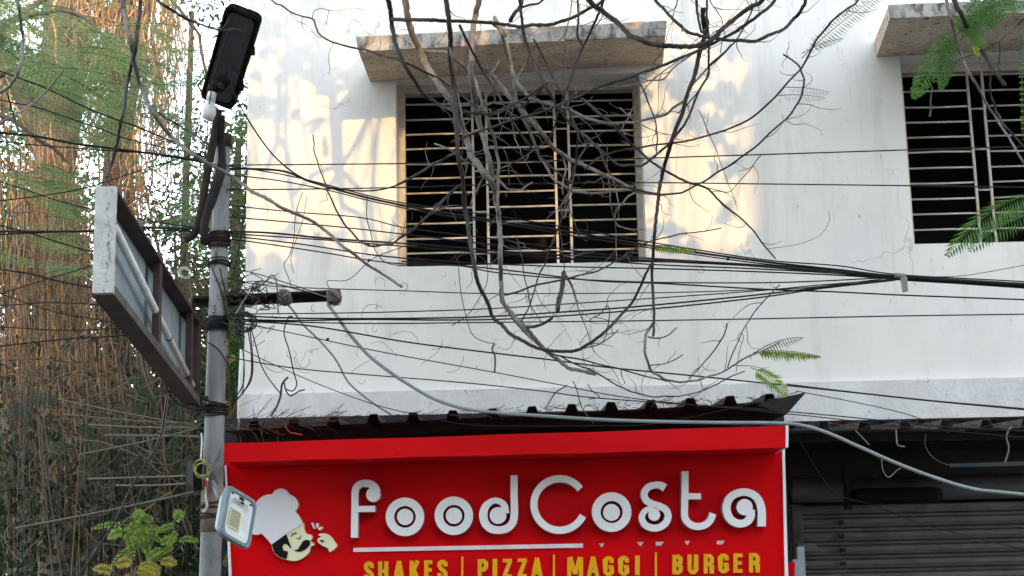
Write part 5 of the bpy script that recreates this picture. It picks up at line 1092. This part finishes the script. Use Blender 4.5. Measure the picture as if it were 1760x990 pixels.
bund = [(-10, -50, 620, 14, 60), (15, 420, 1000, 14, 46), (30, 240, 700, 14, 60), (48, 200, 560, 12, 52), (62, 500, 1000, 14, 40), (75, 230, 620, 14, 72), (92, 380, 1000, 16, 60), (105, 240, 660, 12, 64), (120, 330, 760, 12, 66), (133, 300, 640, 10, 62),
        (143, 360, 800, 9, 50), (150, 500, 1000, 12, 36), (165, 520, 1000, 12, 30), (190, 540, 1000, 14, 26), (215, 560, 900, 14, 24), (240, 600, 980, 14, 20), (270, 640, 980, 14, 18), (305, 620, 980, 12, 16),
        (145, -80, 110, 14, 60), (170, -80, 90, 14, 58), (200, -80, 130, 14, 60), (228, -80, 160, 14, 55), (255, -60, 210, 13, 55), (280, -60, 170, 11, 50), (300, -60, 120, 10, 40), (262, 60, 330, 10, 28), (285, 100, 300, 9, 22), (225, 170, 420, 13, 52),
        (70, 180, 330, 9, 30), (35, -80, 60, 14, 20), (180, 120, 330, 14, 20)]
for (x, y0, y1, sp_, n_) in bund:
    specs = []
    for k in range(int(n_ * (.5 if y1 < 350 and y0 > 0 or x > 240 else .8))):
        yy0 = y0 + rng.uniform(0, (y1 - y0) * .5); yy1 = min(y1 + rng.uniform(-60, 30), yy0 + rng.uniform(80, 420))
        specs.append((x + rng.gauss(0, sp_), yy0, yy1, rng.uniform(11.8, 13.3), rng.choice([.5, .7, .9, 1.3, 1.9, 1.1, 2.6]), rng.uniform(.5, 2.4), rng.uniform(-14, 14)))
    strands('root_bundle', specs, M_root if (y0 < 400) else M_rootg, ban)  # upper bundles get sunlit orange, lower ones the shaded grey
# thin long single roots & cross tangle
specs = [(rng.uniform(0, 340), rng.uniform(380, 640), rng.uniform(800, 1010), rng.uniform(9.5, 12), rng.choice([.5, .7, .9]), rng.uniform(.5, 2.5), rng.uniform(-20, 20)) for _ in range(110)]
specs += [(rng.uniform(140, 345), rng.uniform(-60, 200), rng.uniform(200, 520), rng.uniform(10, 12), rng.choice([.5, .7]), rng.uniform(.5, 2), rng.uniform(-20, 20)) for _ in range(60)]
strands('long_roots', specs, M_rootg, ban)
vt = thing('twig_thicket', 'tangle of thin bare crossing twigs and creepers around the light box', 'thicket', P(200, 980, 10.5))
f = MB()
for i in range(240):
    x = rng.uniform(-20, 360); y = rng.triangular(180, 760, 430); ang = rng.choice([rng.uniform(-.5, .5), rng.uniform(-.5, .5), rng.uniform(-1.5, 1.5)]); L = rng.uniform(40, 190); Y = rng.uniform(9.2, 13); p = [(x, y)]
    for k in range(5): ang += rng.uniform(-.18, .18); p.append((p[-1][0] + L / 5 * math.cos(ang), p[-1][1] + L / 5 * math.sin(ang)))
    f.tube(cr([P(a, b, Y) for a, b in p], 2), rng.choice([.4, .6, .8, 1.2]) * pm(Y), 3, cap=False)
for i in range(120):
    x = rng.uniform(210, 425); y = rng.uniform(20, 480); ang = rng.uniform(-1.5, 1.5); L = rng.uniform(40, 150); Y = rng.uniform(10, 14); p = [(x, y)]
    for k in range(5): ang += rng.uniform(-.25, .25); p.append((p[-1][0] + L / 5 * math.cos(ang), p[-1][1] + L / 5 * math.sin(ang)))
    f.tube(cr([P(a, b, Y) for a, b in p], 2), rng.choice([.5, .8, 1.1]) * pm(Y), 3, cap=False)
o = f.build('twigs', M_rootg, vt); o['kind'] = 'stuff'
f = MB()
for i in range(340):
    x = rng.uniform(-20, 345); y = rng.triangular(480, 1000, 720); ang = rng.uniform(-3.1, 3.1); L = rng.uniform(30, 130); Y = rng.uniform(9.6, 11.8); p = [(x, y)]; cv = rng.uniform(-.35, .35)
    for k in range(7): ang += cv + rng.uniform(-.35, .35); p.append((p[-1][0] + L / 7 * math.cos(ang), p[-1][1] + L / 7 * math.sin(ang)))
    f.tube(cr([P(a, b, Y) for a, b in p], 2), rng.choice([.4, .6, .9, 1.3]) * pm(Y), 3, cap=False)
o = f.build('curly_twigs', M_rootg, vt); o['kind'] = 'stuff'
# long bare poles leaning to the utility pole
ST = [('straight green bare stem running level to the pole, uppermost', (153, 730), (345, 735), 1.9, 1.2), ('level bare stem to the pole just below the uppermost one', (180, 748), (345, 750), 2.0, 1.2), ('level green stem meeting the black electrical box, upper of two', (152, 823), (322, 818), 2.1, 1.3),
      ('level green stem meeting the black electrical box, lower of two', (200, 834), (322, 831), 1.9, 1.2), ('long grey stem rising right to the pole below the electrical box', (27, 908), (350, 842), 2.6, 1.8), ('thin stem rising right to the pole above the box', (137, 781), (345, 735), 1.8, 1.2),
      ('long brown stem sloping down right behind the light box', (100, 686), (345, 733), 1.3, 1.5), ('thin brown stem sloping slightly under the light box', (110, 712), (340, 728), 1.2, 1.0)]
for lab, a, b, w_, _ in ST:
    mid = ((a[0] + b[0]) / 2, (a[1] + b[1]) / 2 + rng.uniform(-3, 3))
    cable(lab, [a, mid, b], w_ * .85, (7.6, 6.95), mat('stem_green', (.075, .075, .05), .8, col2=(.13, .105, .08), scale=20), 'bare_stem', 'stem', sides=7)
def bgtree(label, blobs, base, M, Y0, Y1, lsz, tr=.1, parent=None, name='background_tree'):
    t = thing(name, label, 'tree', (P(base, 990, (Y0 + Y1) / 2).x, (Y0 + Y1) / 2, 0)); allC = []
    for (cx, cy, sx, sy, n_) in blobs:
        # clumped leaves
        nc = max(1, n_ // 60); xs, ys, Y = gauss_px(cx, cy, sx, sy, nc, Y0, Y1)
        c = pxarr(xs, ys, Y); c = np.repeat(c, 60, axis=0); c = c + nr.normal(0, .12, c.shape); allC.append(c)
    c = np.concatenate(allC); npmesh('crown', leaves(c, nr.uniform(.7, 1.3, len(c)) * lsz, nr.uniform(.7, 1.3, len(c)) * lsz * .42, droop=.5), M, t)
    Ym = (Y0 + Y1) / 2; bx = P(base, 990, Ym)
    topb = min(blobs, key=lambda b: b[1])
    tp = P(topb[0], topb[1], Ym)
    f = MB(); f.tube(cr([(bx.x, Ym, -.1), (bx.x + .1, Ym, 1.8), ((bx.x + tp.x) / 2, Ym, (1.8 + tp.z) / 2), tp], 6), list(np.linspace(tr, tr * .3, 19)), 10); f.build('trunk', M_bark, t)
    for (cx, cy, sx, sy, n_) in blobs:
        q_ = P(cx, cy, Ym); zz = max(1.0, q_.z - 1.4); f = MB(); st_ = Vector((bx.x + (tp.x - bx.x) * min(1, zz / max(tp.z, .1)), Ym, zz))
        f.tube(cr([st_, st_.lerp(q_, .5) + Vector((0, 0, -.1)), q_], 5), list(np.linspace(tr * .4, tr * .12, 11)), 6); f.build('limb', M_bark, t)
    return t
bgtree('dense dark leafy tree filling the lower left behind the roots', [(60, 700, 70, 110, 6500), (200, 780, 90, 90, 7000), (300, 640, 60, 80, 3600), (80, 900, 90, 70, 6500), (250, 920, 90, 60, 6000), (40, 520, 60, 90, 3600), (340, 840, 50, 110, 4200), (180, 600, 60, 70, 3000)], 150, M_ldark, 14, 16.5, .085, .14)
bgtree('mid green tree behind the upper left roots', [(30, 330, 60, 70, 3200), (110, 180, 80, 80, 3000), (10, 130, 60, 90, 3000), (60, 430, 60, 60, 2200), (150, 60, 110, 60, 1400)], 20, M_lmid, 14.5, 17, .08, .12)
bgtree('green leafy tree showing in the gap between the pole and the white wall', [(400, 450, 26, 60, 1700), (405, 340, 24, 50, 1200), (400, 620, 24, 60, 1900), (395, 550, 24, 40, 1300), (410, 240, 22, 40, 700), (330, 450, 34, 60, 700), (330, 560, 25, 60, 1000)], 395, M_lmid, 12.5, 15, .075, .1)
bgtree('feathery light tree against the sky between the roots and the lamp', [(320, 280, 30, 30, 260), (300, 400, 40, 40, 420), (250, 330, 30, 40, 300), (330, 20, 40, 20, 200)], 300, M_ldark, 13, 16, .07, .08)
bgtree('far dark woodland tree low behind everything at left', [(100, 950, 160, 50, 8000), (250, 860, 130, 70, 7000), (60, 820, 120, 70, 7000), (300, 980, 120, 40, 5000)], 60, M_ldark, 19, 22, .14, .2)
# feathery compound-leaf tree, near, top left
ft = thing('feathery_tree', 'feathery pale green compound-leaf tree across the upper left corner', 'tree', (-4.6, 9.4, 0))
trunk(ft, [(-4.6, 9.4, -.1), (-4.5, 9.4, 2.2), (-4.2, 9.4, 3.8), P(-60, 160, 9.2), P(10, 40, 9.2)], .13, .04)
FF = []; rach = MB()
def addf(a, b, Y, plen, pw, npin, droop=8, sag=.4, lw=None):
    pts, F_ = frond_faces(P(*a, Y), P(*b, Y + rng.uniform(-.4, .4)), droop * pm(Y), npin, plen * pm(Y), pw * pm(Y), True, (lw or 3.6) * pm(Y), sag); FF.extend(F_); rach.tube(pts, .8 * pm(Y), 3, cap=False)
for i in range(120):
    x = rng.uniform(-60, 190); y = rng.uniform(-50, 60) + max(0, x) * .5 + rng.uniform(-20, 150) * (1 if x < 120 else .6)
    ang = rng.uniform(-.1, .75); L = rng.uniform(70, 150)
    addf((x, y), (x + L * math.cos(ang), y + L * math.sin(ang)), rng.uniform(8.2, 9.8), rng.uniform(20, 34), 2.0, 18, rng.uniform(4, 14))
for i in range(64):     # sprays against the sky near the lamp
    x = rng.choice([rng.uniform(240, 350), rng.uniform(330, 420)]); y = rng.uniform(-20, 420); ang = rng.uniform(.1, .9) if rng.random() < .5 else rng.uniform(2.3, 3.0); L = rng.uniform(50, 100)
    addf((x, y), (x + L * math.cos(ang), y + L * math.sin(ang)), rng.uniform(9, 10.5), rng.uniform(12, 20), 1.8, 16, 4)
for i in range(40):
    x = rng.uniform(-50, 120); y = rng.triangular(230, 480, 300); ang = rng.uniform(-.1, .5); L = rng.uniform(60, 110)
    addf((x, y), (x + L * math.cos(ang), y + L * math.sin(ang)), rng.uniform(8.5, 10), rng.uniform(12, 22), 1.8, 16, 6)
npmesh('crown', np.array([[tuple(v) for v in f_] for f_ in FF]), M_lfeather, ft); rach.build('stalks', M_lfeather, ft)['kind'] = 'stuff'
for pts in ([P(-60, 160, 9.2), P(60, 110, 9), P(180, 170, 9)], [P(10, 40, 9.2), P(120, 20, 9), P(230, 110, 9)], [P(-60, 160, 9.2), P(40, 220, 9), P(120, 280, 9.1)], [P(10, 40, 9.2), P(200, -60, 9.6), P(330, 40, 9.8), P(350, 160, 9.8)]):
    trunk(ft, pts, .02, .008, name='limb', n=7)
# plants near the pole
def plant(label, fr, M, Y, base, name='fern_plant', cat='plant'):
    t = thing(name, label, cat, (P(base, 990, Y).x, Y, 0))
    for (a, b, npn, pl, pw, dr) in fr: frond(a, b, Y + rng.uniform(-.15, .15), dr, npn, pl, pw, M, t, sag=.35)
    f = MB(); bx = P(base, 990, Y)
    for i in range(5):
        a = fr[rng.randrange(len(fr))][0]; f.tube(cr([(bx.x + rng.uniform(-.05, .05), Y, 0), (bx.x + rng.uniform(-.1, .1), Y, 1.0), P(*a, Y)], 5), .006, 5)
    f.build('stems', M_rootg, t); return t
frs = []
for i in range(22):
    x, y = rng.uniform(200, 310), rng.uniform(885, 945); ang = rng.uniform(-1.2, 4.2); L = rng.uniform(28, 60)
    frs.append(((x, y), (x + L * math.cos(ang), y + L * .75 * math.sin(ang) + 6), 10, rng.uniform(9, 16), 4.4, 5))
plant('bright lime green fern-like plant low beside the pole', frs, M_lbright, 8.6, 250)
frs = []
for i in range(12):
    x, y = rng.uniform(185, 290), rng.uniform(960, 990); ang = rng.uniform(-.5, 3.6); L = rng.uniform(25, 45)
    frs.append(((x, y), (x + L * math.cos(ang), y + L * .6 * math.sin(ang)), 10, rng.uniform(10, 16), 4.0, 4))
plant('yellowed fern-like plant at the bottom edge left of the pole', frs, M_lyellow, 8.4, 240)
frs = []
for i in range(22):
    x, y = rng.uniform(20, 340), rng.uniform(650, 800); ang = rng.uniform(-.6, 3.7); L = rng.uniform(40, 80)
    frs.append(((x, y), (x + L * math.cos(ang), y + L * .7 * math.sin(ang) + 5), 14, rng.uniform(12, 22), 3.6, 6))
plant('dark grey green climbing fern spread through the shaded roots', frs, M_ldark, 10.2, 120)
frs = []
for i in range(4):
    x, y = rng.uniform(388, 402), rng.uniform(560, 700); ang = rng.uniform(-.8, 3.9); L = rng.uniform(16, 34)
    frs.append(((x, y), (x + L * math.cos(ang), y + L * math.sin(ang)), 8, rng.uniform(7, 12), 4, 3))
plant('yellow leaved plant between the pole and the white wall', frs, M_lyellow, 10.5, 400)
frs = [((392, 960), (380 + 6 * k, 985 - 12 * k), 7, 9, 4, 2) for k in range(7)]
plant('small green weed squeezed between the pole foot and the sign edge', frs, M_lmid, 8.2, 388)
# ivy-like broad leaves over the shaded roots
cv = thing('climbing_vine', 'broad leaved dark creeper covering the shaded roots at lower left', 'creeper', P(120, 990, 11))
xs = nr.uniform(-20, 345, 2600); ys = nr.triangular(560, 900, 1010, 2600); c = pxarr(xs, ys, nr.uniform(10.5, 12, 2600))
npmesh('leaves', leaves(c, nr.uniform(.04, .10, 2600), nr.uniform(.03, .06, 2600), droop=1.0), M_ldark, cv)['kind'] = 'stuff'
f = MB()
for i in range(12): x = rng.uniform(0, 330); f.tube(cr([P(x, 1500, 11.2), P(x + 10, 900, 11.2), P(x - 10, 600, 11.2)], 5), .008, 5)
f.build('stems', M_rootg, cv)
